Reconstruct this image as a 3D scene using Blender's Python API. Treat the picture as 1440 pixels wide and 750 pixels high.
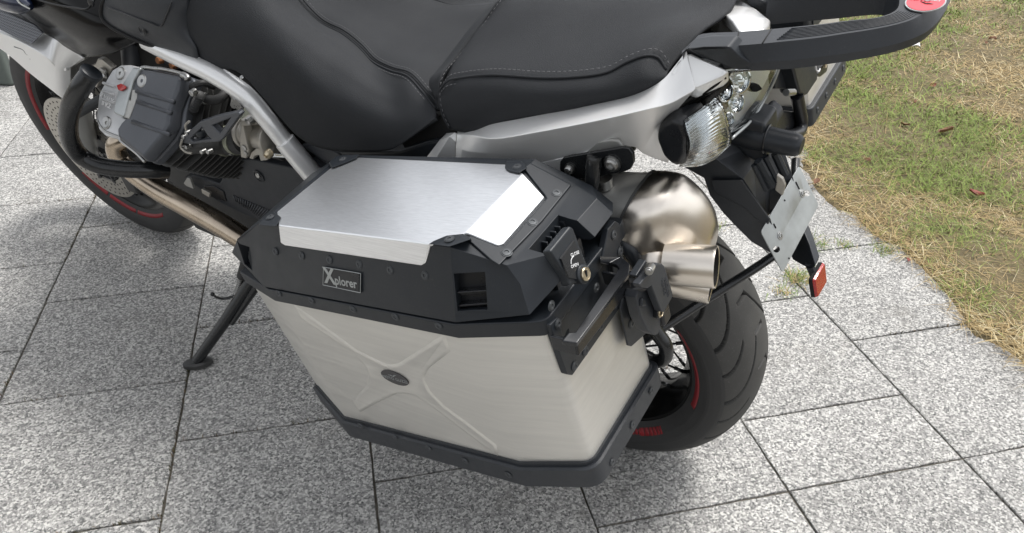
import bpy, bmesh, math, random
import numpy as np
from mathutils import Vector, Matrix
random.seed(7)
R_ = math.radians
scn = bpy.context.scene
for o in list(bpy.data.objects):
    bpy.data.objects.remove(o)
col = scn.collection

# ------------------------------------------------------------------ camera
FPX, PITCH, ROLL, CAM_H = 1089.3, R_(33.073), R_(.5361), 1.20656
cp, sp, cr, sr = math.cos(PITCH), math.sin(PITCH), math.cos(ROLL), math.sin(ROLL)
v_right, v_down, v_fwd = Vector((1, 0, 0)), Vector((0, -sp, -cp)), Vector((0, cp, -sp))
cam_r = v_right * cr - v_down * sr
cam_d = v_right * sr + v_down * cr
cam_r, cam_d = v_right * cr + v_down * sr, -v_right * sr + v_down * cr
# image a = level_a*cos - level_d*sin ; d = level_a*sin + level_d*cos
cam_r, cam_d = (v_right * cr - v_down * sr), (v_right * sr + v_down * cr)
cd_ = bpy.data.cameras.new('camera'); cam = bpy.data.objects.new('camera', cd_); col.objects.link(cam)
m = Matrix(((cam_r.x, -cam_d.x, -v_fwd.x), (cam_r.y, -cam_d.y, -v_fwd.y), (cam_r.z, -cam_d.z, -v_fwd.z))).to_4x4()
m.translation = (0, 0, CAM_H)
cam.matrix_world = m
cd_.sensor_width = 36; cd_.lens = FPX / 1440 * 36; cd_.clip_end = 500; cd_.clip_start = .02
scn.camera = cam

# ------------------------------------------------------------------ light: pale overcast day
SUN_EL, SUN_AZ = R_(67), R_(62)          # azimuth clockwise from +Y (away from the viewer) towards +X
w = bpy.data.worlds.new('World'); scn.world = w; w.use_nodes = True
nt = w.node_tree; nt.nodes.clear()
sky = nt.nodes.new('ShaderNodeTexSky'); sky.sky_type = 'NISHITA'; sky.sun_disc = False
sky.sun_elevation = SUN_EL; sky.sun_rotation = SUN_AZ
sky.air_density = 1.0; sky.dust_density = 3.0; sky.ozone_density = 1.0
hs = nt.nodes.new('ShaderNodeHueSaturation'); hs.inputs['Saturation'].default_value = .16
bg = nt.nodes.new('ShaderNodeBackground'); bg.inputs['Strength'].default_value = .15
wo = nt.nodes.new('ShaderNodeOutputWorld')
# cloud cover: soft broken grey layer over the sky
tc = nt.nodes.new('ShaderNodeTexCoord')
nz = nt.nodes.new('ShaderNodeTexNoise'); nz.inputs['Scale'].default_value = 2.6; nz.inputs['Detail'].default_value = 4
rp = nt.nodes.new('ShaderNodeValToRGB')
rp.color_ramp.elements[0].position = .35; rp.color_ramp.elements[0].color = (.85, .85, .85, 1)
rp.color_ramp.elements[1].position = .65; rp.color_ramp.elements[1].color = (1.15, 1.15, 1.15, 1)
mx = nt.nodes.new('ShaderNodeMix'); mx.data_type = 'RGBA'; mx.blend_type = 'MULTIPLY'; mx.inputs[0].default_value = 1
nt.links.new(tc.outputs['Generated'], nz.inputs['Vector']); nt.links.new(nz.outputs['Fac'], rp.inputs[0])
nt.links.new(sky.outputs[0], hs.inputs['Color']); nt.links.new(hs.outputs[0], mx.inputs[6]); nt.links.new(rp.outputs[0], mx.inputs[7])
nt.links.new(mx.outputs[2], bg.inputs[0]); nt.links.new(bg.outputs[0], wo.inputs[0])
sd_ = bpy.data.lights.new('sun', 'SUN'); sd_.energy = 1.45; sd_.angle = R_(18); sd_.color = (1, .97, .93)
sun = bpy.data.objects.new('sun', sd_); col.objects.link(sun)
sdir = Vector((math.sin(SUN_AZ) * math.cos(SUN_EL), math.cos(SUN_AZ) * math.cos(SUN_EL), math.sin(SUN_EL)))
sun.rotation_euler = sdir.to_track_quat('Z', 'Y').to_euler()
scn.view_settings.view_transform = 'Standard'; scn.view_settings.look = 'None'
scn.view_settings.exposure = 0.80; scn.view_settings.gamma = 1; scn.view_settings.use_curve_mapping = False

# ------------------------------------------------------------------ frames
def cam_ray(px, py):
    a, d = px - 720, py - 375
    a, d = a * cr + d * sr, -a * sr + d * cr
    return (v_right * a + v_down * d + v_fwd * FPX) / FPX
CAM = Vector((0, 0, CAM_H))
TH, LEAN = R_(-32.3984), R_(11.5822)
Xb = Vector((math.cos(TH), math.sin(TH), 0)); Y0 = Vector((-math.sin(TH), math.cos(TH), 0)); Z0 = Vector((0, 0, 1))
Zb = Z0 * math.cos(LEAN) - Y0 * math.sin(LEAN); Yb = Y0 * math.cos(LEAN) + Z0 * math.sin(LEAN)
BIKE = Matrix(((Xb.x, Yb.x, Zb.x, .20796), (Xb.y, Yb.y, Zb.y, 1.25437), (Xb.z, Yb.z, Zb.z, 0), (0, 0, 0, 1)))
AL = R_(11.1)
PAN = BIKE @ Matrix(((math.cos(AL), 0, -math.sin(AL), 0), (0, 1, 0, 0), (math.sin(AL), 0, math.cos(AL), 0), (0, 0, 0, 1)))
class Frame:
    """turns a sight line of the photograph into a point on a given plane of a local frame"""
    def __init__(s, M): s.M = M; s.I = M.inverted(); s.c = s.I @ CAM; s.R = s.I.to_3x3()
    def __call__(s, px, py, **k):
        r = s.R @ cam_ray(px, py); (ax, v), = k.items()
        if ax == 'pl':                                  # plane z = a + b*x + c*y
            a, b, c = v
            t = (a + b * s.c.x + c * s.c.y - s.c.z) / (r.z - b * r.x - c * r.y)
        else:
            i = 'xyz'.index(ax); t = (v - s.c[i]) / r[i]
        return s.c + r * t
L = Frame(BIKE); Q = Frame(PAN); G = Frame(Matrix.Identity(4))
def V(*a): return Vector(a)

# ------------------------------------------------------------------ objects
def tag(o, label=None, cat=None, group=None, kind=None):
    if label: o['label'] = label
    if cat: o['category'] = cat
    if group: o['group'] = group
    if kind: o['kind'] = kind
    return o
def empty(name, M, label=None, cat=None, group=None):
    o = bpy.data.objects.new(name, None); col.objects.link(o); o.matrix_world = M; o.empty_display_size = .1
    return tag(o, label, cat, group)
def bvl(o, wd, seg=2, ang=30):
    md = o.modifiers.new('bevel', 'BEVEL'); md.width = wd; md.segments = seg; md.limit_method = 'ANGLE'
    md.angle_limit = R_(ang); md.harden_normals = True; md.use_clamp_overlap = True
    return o
def obj(name, bm, mat, parent=None, bevel=0, seg=2, sharp=35, ang=30, recalc=True, label=None, sub=0, solid=0, off=-1):
    me = bpy.data.meshes.new(name)
    if recalc: bmesh.ops.recalc_face_normals(bm, faces=bm.faces)
    if solid:
        bm.normal_update(); vs_ = [v.co for v in bm.verts]; n_ = len(vs_)
        cx = sum(v.x for v in vs_) / n_; cz = sum(v.z for v in vs_) / n_; zmin = min(v.z for v in vs_)
        C0 = V(cx, 0, min(cz, zmin + .3 * (cz - zmin)) - .03); s_ = 0
        if recalc:
            for f in bm.faces: s_ += f.normal.dot((f.calc_center_median() - C0).normalized()) * f.calc_area()
            if s_ < 0: bmesh.ops.reverse_faces(bm, faces=bm.faces)
    bm.to_mesh(me); bm.free()
    for mm in (mat if isinstance(mat, (list, tuple)) else [mat]): me.materials.append(mm)
    me.polygons.foreach_set('use_smooth', [True] * len(me.polygons))
    if sharp: me.set_sharp_from_angle(angle=R_(sharp))
    o = bpy.data.objects.new(name, me); col.objects.link(o)
    if parent: o.parent = parent
    if solid:
        md = o.modifiers.new('solid', 'SOLIDIFY'); md.thickness = solid; md.offset = off
    if bevel: bvl(o, bevel, seg, ang)
    if sub:
        md = o.modifiers.new('sub', 'SUBSURF'); md.levels = sub; md.render_levels = sub
    if label: o['label'] = label
    return o
def dup(o, parent, M=None, name=None):
    c = o.copy(); col.objects.link(c); c.parent = parent
    if M is not None: c.matrix_local = M
    return c
NB = bmesh.new
def set_mat(bm, faces, i):
    for f in faces: f.material_index = i
def box(bm, c, s, M=None, mi=0, taper=None):
    vs = []
    for z in (-.5, .5):
        for x, y in ((-.5, -.5), (.5, -.5), (.5, .5), (-.5, .5)):
            k = taper if (taper and z > 0) else 1
            p = V(x * s[0] * k, y * s[1] * k, z * s[2])
            if M is not None: p = M.to_3x3() @ p
            vs.append(bm.verts.new(p + Vector(c)))
    F = [(0, 3, 2, 1), (4, 5, 6, 7), (0, 1, 5, 4), (1, 2, 6, 5), (2, 3, 7, 6), (3, 0, 4, 7)]
    fs = [bm.faces.new([vs[i] for i in f]) for f in F]
    set_mat(bm, fs, mi); return vs
def loft(bm, loops, cap=(True, True), closed=True, mi=0):
    R = [[bm.verts.new(p) for p in lp] for lp in loops]
    n = len(R[0]); fs = []
    for a, b in zip(R, R[1:]):
        for i in range(n if closed else n - 1):
            j = (i + 1) % n
            fs.append(bm.faces.new((a[i], a[j], b[j], b[i])))
    if cap[0]: fs.append(bm.faces.new(R[0][::-1]))
    if cap[1]: fs.append(bm.faces.new(R[-1]))
    set_mat(bm, fs, mi); return R
def prism(bm, pts, vec, mi=0):
    vec = Vector(vec)
    return loft(bm, [[Vector(p) for p in pts], [Vector(p) + vec for p in pts]], mi=mi)
def cr_(P, t):
    """Catmull-Rom through P, t in 0..len-1"""
    n = len(P) - 1; i = min(int(t), n - 1); f = t - i
    p1, p2 = P[i], P[i + 1]
    p0 = P[i - 1] if i > 0 else p1 + (p1 - p2); p3 = P[i + 2] if i + 2 <= n else p2 + (p2 - p1)
    return .5 * ((2 * p1) + (p2 - p0) * f + (2 * p0 - 5 * p1 + 4 * p2 - p3) * f * f + (3 * p1 - p0 - 3 * p2 + p3) * f ** 3)
def curve(P, k=6):
    P = [Vector(p) for p in P]; n = len(P) - 1
    return [cr_(P, i / k) for i in range(n * k + 1)]
def vlerp(r, t):
    n = len(r) - 1; i = min(int(t), n - 1); return r[i] + (r[i + 1] - r[i]) * (t - i)
def tube(bm, P, r, k=6, seg=12, smooth=True, cap=True, mi=0, flat=None, up=None):
    P = [Vector(p) for p in P]
    if not isinstance(r, (list, tuple)): r = [r] * len(P)
    if smooth and len(P) > 2:
        n = len(P) - 1; C_ = [cr_(P, i / k) for i in range(n * k + 1)]; rr = [vlerp(r, i / k) for i in range(n * k + 1)]
    else: C_ = P; rr = r
    loops = []; N = None
    for i, c in enumerate(C_):
        t = (C_[min(i + 1, len(C_) - 1)] - C_[max(i - 1, 0)]).normalized()
        if N is None:
            a = Vector(up) if up is not None else (V(0, 0, 1) if abs(t.z) < .9 else V(1, 0, 0)); N = (a - t * a.dot(t)).normalized()
        else: N = (N - t * N.dot(t)).normalized()
        B = t.cross(N); kf = flat or 1
        loops.append([c + (N * math.cos(2 * math.pi * j / seg) * kf + B * math.sin(2 * math.pi * j / seg)) * rr[i] for j in range(seg)])
    return loft(bm, loops, (cap, cap), mi=mi)
def axm(o, ax):
    """matrix with z along ax at o"""
    return Matrix.Translation(Vector(o)) @ Vector(ax).to_track_quat('Z', 'Y').to_matrix().to_4x4()
def lathe(bm, prof, M, seg=32, cap=(True, True), mi=0):
    loops = [[M @ V(r * math.cos(2 * math.pi * j / seg), r * math.sin(2 * math.pi * j / seg), z) for j in range(seg)] for r, z in prof]
    return loft(bm, loops, cap, mi=mi)
def cyl(bm, a, b, r, seg=16, mi=0, r2=None):
    a, b = Vector(a), Vector(b)
    return lathe(bm, [(r, 0), (r2 if r2 is not None else r, (b - a).length)], axm(a, b - a), seg, mi=mi)
def grid(bm, rows, ku=6, kv=6, mi=0):
    """smooth surface through a net of control points"""
    rows = [[Vector(p) for p in r] for r in rows]
    nr, nc = len(rows) - 1, len(rows[0]) - 1
    A_ = [[cr_(r, j / kv) for j in range(nc * kv + 1)] for r in rows]
    out = []
    for i in range(nr * ku + 1):
        out.append([bm.verts.new(cr_([A_[q][j] for q in range(nr + 1)], i / ku)) for j in range(nc * kv + 1)])
    for a, b in zip(out, out[1:]):
        for j in range(len(a) - 1):
            f = bm.faces.new((a[j], a[j + 1], b[j + 1], b[j])); f.material_index = mi
    return out
def text_bm(s, size, M, depth=.0006, bold=0, space=1.0):
    cu = bpy.data.curves.new('t', 'FONT'); cu.body = s; cu.size = size; cu.extrude = depth; cu.offset = bold
    cu.align_x = 'CENTER'; cu.align_y = 'CENTER'; cu.space_character = space; cu.resolution_u = 3
    to = bpy.data.objects.new('t', cu); col.objects.link(to)
    dg = bpy.context.evaluated_depsgraph_get(); dg.update()
    me = bpy.data.meshes.new_from_object(to.evaluated_get(dg)); bpy.data.objects.remove(to)
    me.transform(M); bm = NB(); bm.from_mesh(me); bpy.data.meshes.remove(me); return bm
def merge(bm, other, mi=None):
    me = bpy.data.meshes.new('x')
    if mi is not None: set_mat(other, other.faces, mi)
    other.to_mesh(me); other.free(); bm.from_mesh(me); bpy.data.meshes.remove(me)
def cut(o, cb, mi_from=None):
    """subtract the shapes in cb from object o, in its own space"""
    me = bpy.data.meshes.new('c'); bmesh.ops.recalc_face_normals(cb, faces=cb.faces); cb.to_mesh(me); cb.free()
    c = bpy.data.objects.new('c', me); col.objects.link(c)
    par = o.parent; o.parent = None; mw = o.matrix_world.copy(); o.matrix_world = Matrix.Identity(4)
    md = o.modifiers.new('b', 'BOOLEAN'); md.operation = 'DIFFERENCE'; md.object = c; md.solver = 'EXACT'
    other = [x for x in o.modifiers if x.name != 'b']; sv = [x.show_viewport for x in other]
    for x in other: x.show_viewport = False
    bpy.context.view_layer.update()
    dg = bpy.context.evaluated_depsgraph_get()
    nm = bpy.data.meshes.new_from_object(o.evaluated_get(dg))
    o.modifiers.remove(md)
    for x, s in zip(other, sv): x.show_viewport = s
    old = o.data; nm.name = old.name; o.data = nm
    bpy.data.objects.remove(c)
    o.data.polygons.foreach_set('use_smooth', [True] * len(o.data.polygons)); o.data.set_sharp_from_angle(angle=R_(35))
    o.parent = par; o.matrix_local = Matrix.Identity(4)
    return o

# ------------------------------------------------------------------ materials
def lnk(nt, a, b): nt.links.new(a, b)
def mat(name, c, rough=.5, metal=0, bump=0, bscale=400, rvar=0, cvar=0, cscale=30, spec=.5, coat=0, aniso=None, stretch=None, trans=0, ior=1.45, detail=3, flake=0, dust=0):
    m = bpy.data.materials.new(name); m.use_nodes = True; nt = m.node_tree; b = nt.nodes['Principled BSDF']
    I = b.inputs
    I['Base Color'].default_value = (*c, 1); I['Roughness'].default_value = rough; I['Metallic'].default_value = metal
    I['Specular IOR Level'].default_value = spec; I['Coat Weight'].default_value = coat; I['Coat Roughness'].default_value = .06
    I['Transmission Weight'].default_value = trans; I['IOR'].default_value = ior
    tc = nt.nodes.new('ShaderNodeTexCoord'); src = tc.outputs['Object']
    if stretch:
        mp = nt.nodes.new('ShaderNodeMapping'); mp.inputs['Scale'].default_value = stretch; lnk(nt, src, mp.inputs[0]); srcs = mp.outputs[0]
    else: srcs = src
    if bump or rvar or flake:
        n = nt.nodes.new('ShaderNodeTexNoise'); n.inputs['Scale'].default_value = bscale; n.inputs['Detail'].default_value = detail
        lnk(nt, srcs, n.inputs['Vector'])
        if bump:
            bp = nt.nodes.new('ShaderNodeBump'); bp.inputs['Strength'].default_value = bump; bp.inputs['Distance'].default_value = .001
            lnk(nt, n.outputs['Fac'], bp.inputs['Height']); lnk(nt, bp.outputs[0], I['Normal'])
    colsock = None
    if cvar or rvar or dust:
        n2 = nt.nodes.new('ShaderNodeTexNoise'); n2.inputs['Scale'].default_value = cscale; n2.inputs['Detail'].default_value = 6
        n2.inputs['Roughness'].default_value = .65
        lnk(nt, srcs if stretch else src, n2.inputs['Vector'])
        if cvar:
            r = nt.nodes.new('ShaderNodeMapRange'); r.inputs[3].default_value = 1 - cvar; r.inputs[4].default_value = 1 + cvar
            r.inputs[1].default_value = .3; r.inputs[2].default_value = .7
            lnk(nt, n2.outputs['Fac'], r.inputs[0])
            x = nt.nodes.new('ShaderNodeVectorMath'); x.operation = 'SCALE'; x.inputs[0].default_value = c
            lnk(nt, r.outputs[0], x.inputs['Scale']); lnk(nt, x.outputs[0], I['Base Color']); colsock = x.outputs[0]
        if rvar:
            r = nt.nodes.new('ShaderNodeMapRange'); r.inputs[3].default_value = max(rough - rvar, .02); r.inputs[4].default_value = min(rough + rvar, 1)
            r.inputs[1].default_value = .3; r.inputs[2].default_value = .7
            lnk(nt, n2.outputs['Fac'], r.inputs[0]); lnk(nt, r.outputs[0], I['Roughness'])
    if dust:
        # fine grey dust specks lying on the surface
        v = nt.nodes.new('ShaderNodeTexNoise'); v.inputs['Scale'].default_value = 260; v.inputs['Detail'].default_value = 5; v.inputs['Roughness'].default_value = .8
        lnk(nt, src, v.inputs['Vector'])
        r = nt.nodes.new('ShaderNodeMapRange'); r.inputs[1].default_value = .58; r.inputs[2].default_value = .78; r.inputs[4].default_value = dust
        lnk(nt, v.outputs['Fac'], r.inputs[0])
        x = nt.nodes.new('ShaderNodeMix'); x.data_type = 'RGBA'; x.inputs[6].default_value = (*c, 1); x.inputs[7].default_value = (.3, .29, .27, 1)
        lnk(nt, r.outputs[0], x.inputs[0])
        if colsock is not None: lnk(nt, colsock, x.inputs[6])
        lnk(nt, x.outputs[2], I['Base Color'])
    return m
M_ = dict(
    body=mat('raw_aluminium', (.68, .665, .625), .42, .7, bump=.06, bscale=90, rvar=.07, cvar=.06, cscale=26, stretch=(.25, .5, 5), detail=6),
    brushed=mat('brushed_aluminium', (.90, .91, .92), .36, 1, bump=.05, bscale=300, cvar=.11, cscale=230, stretch=(.035, 4, 4), detail=3),
    plast=mat('black_plastic', (.013, .016, .020), .42, 0, bump=.10, bscale=1400, rvar=.07, cscale=18, dust=.10),
    plast2=mat('black_plastic_glossy', (.012, .013, .015), .30, 0, bump=.04, bscale=300, rvar=.06, cscale=25, dust=.08),
    grey=mat('dark_grey_plastic', (.026, .029, .034), .48, 0, bump=.12, bscale=1500, rvar=.06, dust=.12),
    tread=mat('dusty_tread', (.050, .049, .046), .75, 0, bump=.15, bscale=400, rvar=.1, cvar=.3, cscale=14, dust=.3),
    groove=mat('groove_shade_rubber', (.008, .008, .008), .6),  # near-black colour stands in for the shade down in the tread grooves
    glossp=mat('handle_gloss_black', (.010, .011, .013), .20, 0, rvar=.05, cscale=30, spec=.7, dust=.04),
    lampref=mat('lamp_reflector_silver', (.72, .75, .76), .38, .3, rvar=.1, cscale=60),
    outlet_black=mat('outlet_black', (.012, .011, .010), .8),  # near-black lining inside the outlet pipes
    rubber=mat('rubber', (.030, .030, .030), .62, 0, bump=.12, bscale=500, rvar=.1, cvar=.2, cscale=12, dust=.14),
    pcoat=mat('black_powder_coat', (.012, .013, .014), .25, 0, rvar=.05, spec=.6),
    gloss=mat('gloss_black_paint', (.004, .004, .004), .18, 0, spec=.22, rvar=.05, cscale=4),
    seat=mat('seat_vinyl', (.022, .0235, .026), .72, 0, bump=.8, bscale=900, spec=.3, rvar=.05, cscale=9, dust=.05),
    stitch=mat('grey_thread', (.12, .12, .125), .7),
    silver=mat('silver_paint', (.82, .82, .81), .33, .5, bump=.03, bscale=3500, rvar=.04, cscale=8, coat=.3),
    silver2=mat('silver_grey_paint', (.34, .34, .325), .40, .45, bump=.03, bscale=3500, rvar=.04, cscale=8),
    steel=mat('satin_steel', (.78, .72, .64), .30, 1, rvar=.05, cvar=.08, cscale=6),
    pipe=mat('heat_browned_steel', (.50, .42, .33), .27, 1, bump=.02, bscale=200, rvar=.08, cvar=.22, cscale=9),
    cast=mat('cast_alloy', (.42, .40, .36), .46, .8, bump=.25, bscale=500, rvar=.1, cvar=.12, cscale=40),
    zinc=mat('zinc_bolt', (.42, .42, .41), .34, 1, rvar=.1, cvar=.1, cscale=200),
    headgrey=mat('head_grey_paint', (.075, .080, .090), .40, .35, bump=.12, bscale=700, rvar=.06, cvar=.12, cscale=30),
    headsilver=mat('head_silver_paint', (.50, .505, .51), .42, .4, bump=.15, bscale=700, cvar=.1, cscale=40),
    fin=mat('fin_black', (.042, .042, .041), .45, .2, bump=.15, bscale=500, cvar=.2, cscale=30, dust=.15),
    red=mat('red_stripe', (.21, .010, .015), .45, 0, cvar=.15, cscale=60),
    redlens=mat('red_reflector', (.33, .012, .010), .15, 0, coat=.6, bump=.5, bscale=350),
    redbadge=mat('red_badge', (.60, .03, .05), .35, 0, coat=.5),
    white=mat('white_print', (.75, .75, .75), .5),
    lens=mat('clear_lens', (.97, .98, .98), .04, 0, trans=1, ior=1.45),
    screw=mat('screw_grey', (.08, .085, .09), .50, .6, rvar=.1, cscale=300),
    chrome=mat('chrome', (.70, .73, .74), .16, 1, rvar=.06, cscale=30),
    brass=mat('lock_brass', (.50, .43, .31), .30, 1, cvar=.2, cscale=300),
    plate=mat('plate_aluminium', (.40, .42, .42), .42, .8, bump=.05, bscale=90, rvar=.08, cvar=.14, cscale=22),
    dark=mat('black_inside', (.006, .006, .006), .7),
    olive=mat('clamp_steel', (.33, .34, .27), .45, .8, cvar=.15, cscale=90),
    disc=mat('brake_disc_steel', (.42, .40, .36), .38, .9, rvar=.08, cvar=.12, cscale=40),
    blue=mat('blue_gloss', (.006, .012, .035), .2, .2, coat=1),  # dark blue clear-coated gloss of the corner piece
    rust=mat('rusty_bolt', (.28, .12, .05), .7, .4, cvar=.4, cscale=200),
)
# ================================================================== paving
W = .4; YAWT = R_(13.1499)
u_ = V(math.cos(YAWT), math.sin(YAWT), 0); v_ = V(-math.sin(YAWT), math.cos(YAWT), 0)
A0, B0 = -.68197 * CAM_H, .078493 * CAM_H
def granite():
    m = bpy.data.materials.new('flamed_granite'); m.use_nodes = True; nt = m.node_tree; b = nt.nodes['Principled BSDF']
    N = nt.nodes.new
    tc = N('ShaderNodeTexCoord'); oi = N('ShaderNodeObjectInfo')
    ad = N('ShaderNodeVectorMath'); ad.operation = 'ADD'
    sc = N('ShaderNodeVectorMath'); sc.operation = 'SCALE'; sc.inputs[0].default_value = (7.3, 3.1, 5.7)
    mu = N('ShaderNodeMath'); mu.operation = 'MULTIPLY'; mu.inputs[1].default_value = 10
    lnk(nt, oi.outputs['Random'], mu.inputs[0]); lnk(nt, mu.outputs[0], sc.inputs['Scale'])
    lnk(nt, tc.outputs['Object'], ad.inputs[0]); lnk(nt, sc.outputs[0], ad.inputs[1])
    P = ad.outputs[0]
    dn = N('ShaderNodeTexNoise'); dn.inputs['Scale'].default_value = 160; lnk(nt, P, dn.inputs['Vector'])
    dm = N('ShaderNodeMix'); dm.data_type = 'VECTOR'; dm.inputs[0].default_value = .004
    lnk(nt, P, dm.inputs[4]); lnk(nt, dn.outputs['Color'], dm.inputs[5]); PW = dm.outputs[1]
    v1 = N('ShaderNodeTexVoronoi'); v1.inputs['Scale'].default_value = 260; v1.inputs['Randomness'].default_value = 1; lnk(nt, PW, v1.inputs['Vector'])
    v2 = N('ShaderNodeTexVoronoi'); v2.inputs['Scale'].default_value = 480; lnk(nt, PW, v2.inputs['Vector'])
    s1 = N('ShaderNodeSeparateColor'); lnk(nt, v1.outputs['Color'], s1.inputs[0])
    s2 = N('ShaderNodeSeparateColor'); lnk(nt, v2.outputs['Color'], s2.inputs[0])
    r1 = N('ShaderNodeValToRGB'); e = r1.color_ramp.elements
    e[0].position = 0; e[0].color = (.05, .05, .05, 1); e[1].position = 1; e[1].color = (.82, .80, .75, 1)
    for p, c in ((.16, (.10, .10, .097, 1)), (.30, (.24, .236, .226, 1)), (.60, (.37, .362, .343, 1)), (.76, (.56, .55, .52, 1)), (.90, (.74, .725, .685, 1))):
        q = r1.color_ramp.elements.new(p); q.color = c
    r2 = N('ShaderNodeValToRGB'); e = r2.color_ramp.elements
    e[0].position = 0; e[0].color = (.07, .07, .07, 1); e[1].position = 1; e[1].color = (.58, .57, .55, 1)
    q = r2.color_ramp.elements.new(.25); q.color = (.24, .24, .235, 1); q = r2.color_ramp.elements.new(.7); q.color = (.40, .395, .38, 1)
    lnk(nt, s1.outputs[0], r1.inputs[0]); lnk(nt, s2.outputs[1], r2.inputs[0])
    mx = N('ShaderNodeMix'); mx.data_type = 'RGBA'; mx.inputs[0].default_value = .38; lnk(nt, r1.outputs[0], mx.inputs[6]); lnk(nt, r2.outputs[0], mx.inputs[7])
    # broad tone variation and a few brownish stains
    gm = N('ShaderNodeNewGeometry')
    n3 = N('ShaderNodeTexNoise'); n3.inputs['Scale'].default_value = 3.2; n3.inputs['Detail'].default_value = 6; n3.inputs['Roughness'].default_value = .7; lnk(nt, gm.outputs['Position'], n3.inputs['Vector'])
    mr = N('ShaderNodeMapRange'); mr.inputs[1].default_value = .3; mr.inputs[2].default_value = .7; mr.inputs[3].default_value = .74; mr.inputs[4].default_value = .98; lnk(nt, n3.outputs['Fac'], mr.inputs[0])
    rr = N('ShaderNodeMapRange'); rr.inputs[3].default_value = .93; rr.inputs[4].default_value = 1.06; lnk(nt, oi.outputs['Random'], rr.inputs[0])
    mm = N('ShaderNodeMath'); mm.operation = 'MULTIPLY'; lnk(nt, mr.outputs[0], mm.inputs[0]); lnk(nt, rr.outputs[0], mm.inputs[1])
    cs = N('ShaderNodeVectorMath'); cs.operation = 'SCALE'; lnk(nt, mx.outputs[2], cs.inputs[0]); lnk(nt, mm.outputs[0], cs.inputs['Scale'])
    n4 = N('ShaderNodeTexNoise'); n4.inputs['Scale'].default_value = 5; n4.inputs['Detail'].default_value = 8; n4.inputs['Roughness'].default_value = .75; lnk(nt, P, n4.inputs['Vector'])
    m4 = N('ShaderNodeMapRange'); m4.inputs[1].default_value = .57; m4.inputs[2].default_value = .78; m4.inputs[4].default_value = .55; lnk(nt, n4.outputs['Fac'], m4.inputs[0])
    st = N('ShaderNodeMix'); st.data_type = 'RGBA'; lnk(nt, m4.outputs[0], st.inputs[0]); lnk(nt, cs.outputs[0], st.inputs[6]); st.inputs[7].default_value = (.13, .12, .10, 1)
    lnk(nt, st.outputs[2], b.inputs['Base Color'])
    b.inputs['Roughness'].default_value = .8; b.inputs['Specular IOR Level'].default_value = .35
    bp = N('ShaderNodeBump'); bp.inputs['Strength'].default_value = .9; bp.inputs['Distance'].default_value = .0016
    ns = N('ShaderNodeTexNoise'); ns.inputs['Scale'].default_value = 260; ns.inputs['Detail'].default_value = 5; lnk(nt, P, ns.inputs['Vector'])
    lnk(nt, ns.outputs['Fac'], bp.inputs['Height']); lnk(nt, bp.outputs[0], b.inputs['Normal'])
    return m
GR = granite()
soil = mat('joint_soil', (.11, .10, .082), .95, 0, bump=1, bscale=300, cvar=.5, cscale=60)
# lawn boundary in world coordinates, following the photograph
LB = [G(x, y, z=0) for x, y in ((1040, -120), (1080, 20), (1105, 130), (1128, 215), (1150, 262), (1185, 295), (1225, 330), (1260, 352), (1305, 385), (1340, 425), (1358, 458), (1395, 480), (1440, 515), (1520, 580), (1640, 700))]
def lawn_side(p):
    """signed distance to the lawn boundary, positive on the lawn"""
    best = None
    for a, b in zip(LB, LB[1:]):
        ab = b - a; t = max(0, min(1, (p - a).dot(ab) / ab.dot(ab))); q = a + ab * t; d = (p - q).length
        s = ab.x * (p.y - a.y) - ab.y * (p.x - a.x)
        if best is None or d < best[0]: best = (d, s)
    return best[0] * (1 if best[1] > 0 else -1)
gs = G(720, 700, z=0)
if lawn_side(gs) > 0:
    _ls = lawn_side
    def lawn_side(p, f=_ls): return -f(p)
bm = NB(); S_ = 60
for p in ((-S_, -S_), (S_, -S_), (S_, S_), (-S_, S_)): bm.verts.new((*p, -.0058))
bm.faces.new(bm.verts); tag(obj('ground', bm, soil), kind='structure')
pav = empty('paving', Matrix.Identity(4)); tag(pav, kind='structure')
def slab_mesh(su, sv, seed):
    rn = random.Random(seed); bm = NB(); g = .0021; ch = .0018
    def ringp(d, z, j): 
        pts = []
        n = 14
        for e in range(4):
            for i in range(n):
                t = i / n; cs = [(-1, -1), (1, -1), (1, 1), (-1, 1)]
                a, b = cs[e], cs[(e + 1) % 4]
                x = (a[0] + (b[0] - a[0]) * t) * (su / 2 - d); y = (a[1] + (b[1] - a[1]) * t) * (sv / 2 - d)
                pts.append(V(x + rn.uniform(-j, j) * (1 if 0 < i else .4), y + rn.uniform(-j, j), z))
        return pts
    loft(bm, [ringp(g, -.04, 0), ringp(g, -ch, .0010), ringp(g + ch, 0, .0013)], (False, True))
    me = bpy.data.meshes.new('paving_slab'); bmesh.ops.recalc_face_normals(bm, faces=bm.faces); bm.to_mesh(me); bm.free()
    me.materials.append(GR); return me
SL = [slab_mesh(W, W, i) for i in range(5)]; SH = [slab_mesh(W, W / 2, 20 + i) for i in range(2)]
rot = Matrix.Rotation(YAWT, 4, 'Z')
nsl = 0; SLABS = []
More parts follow.
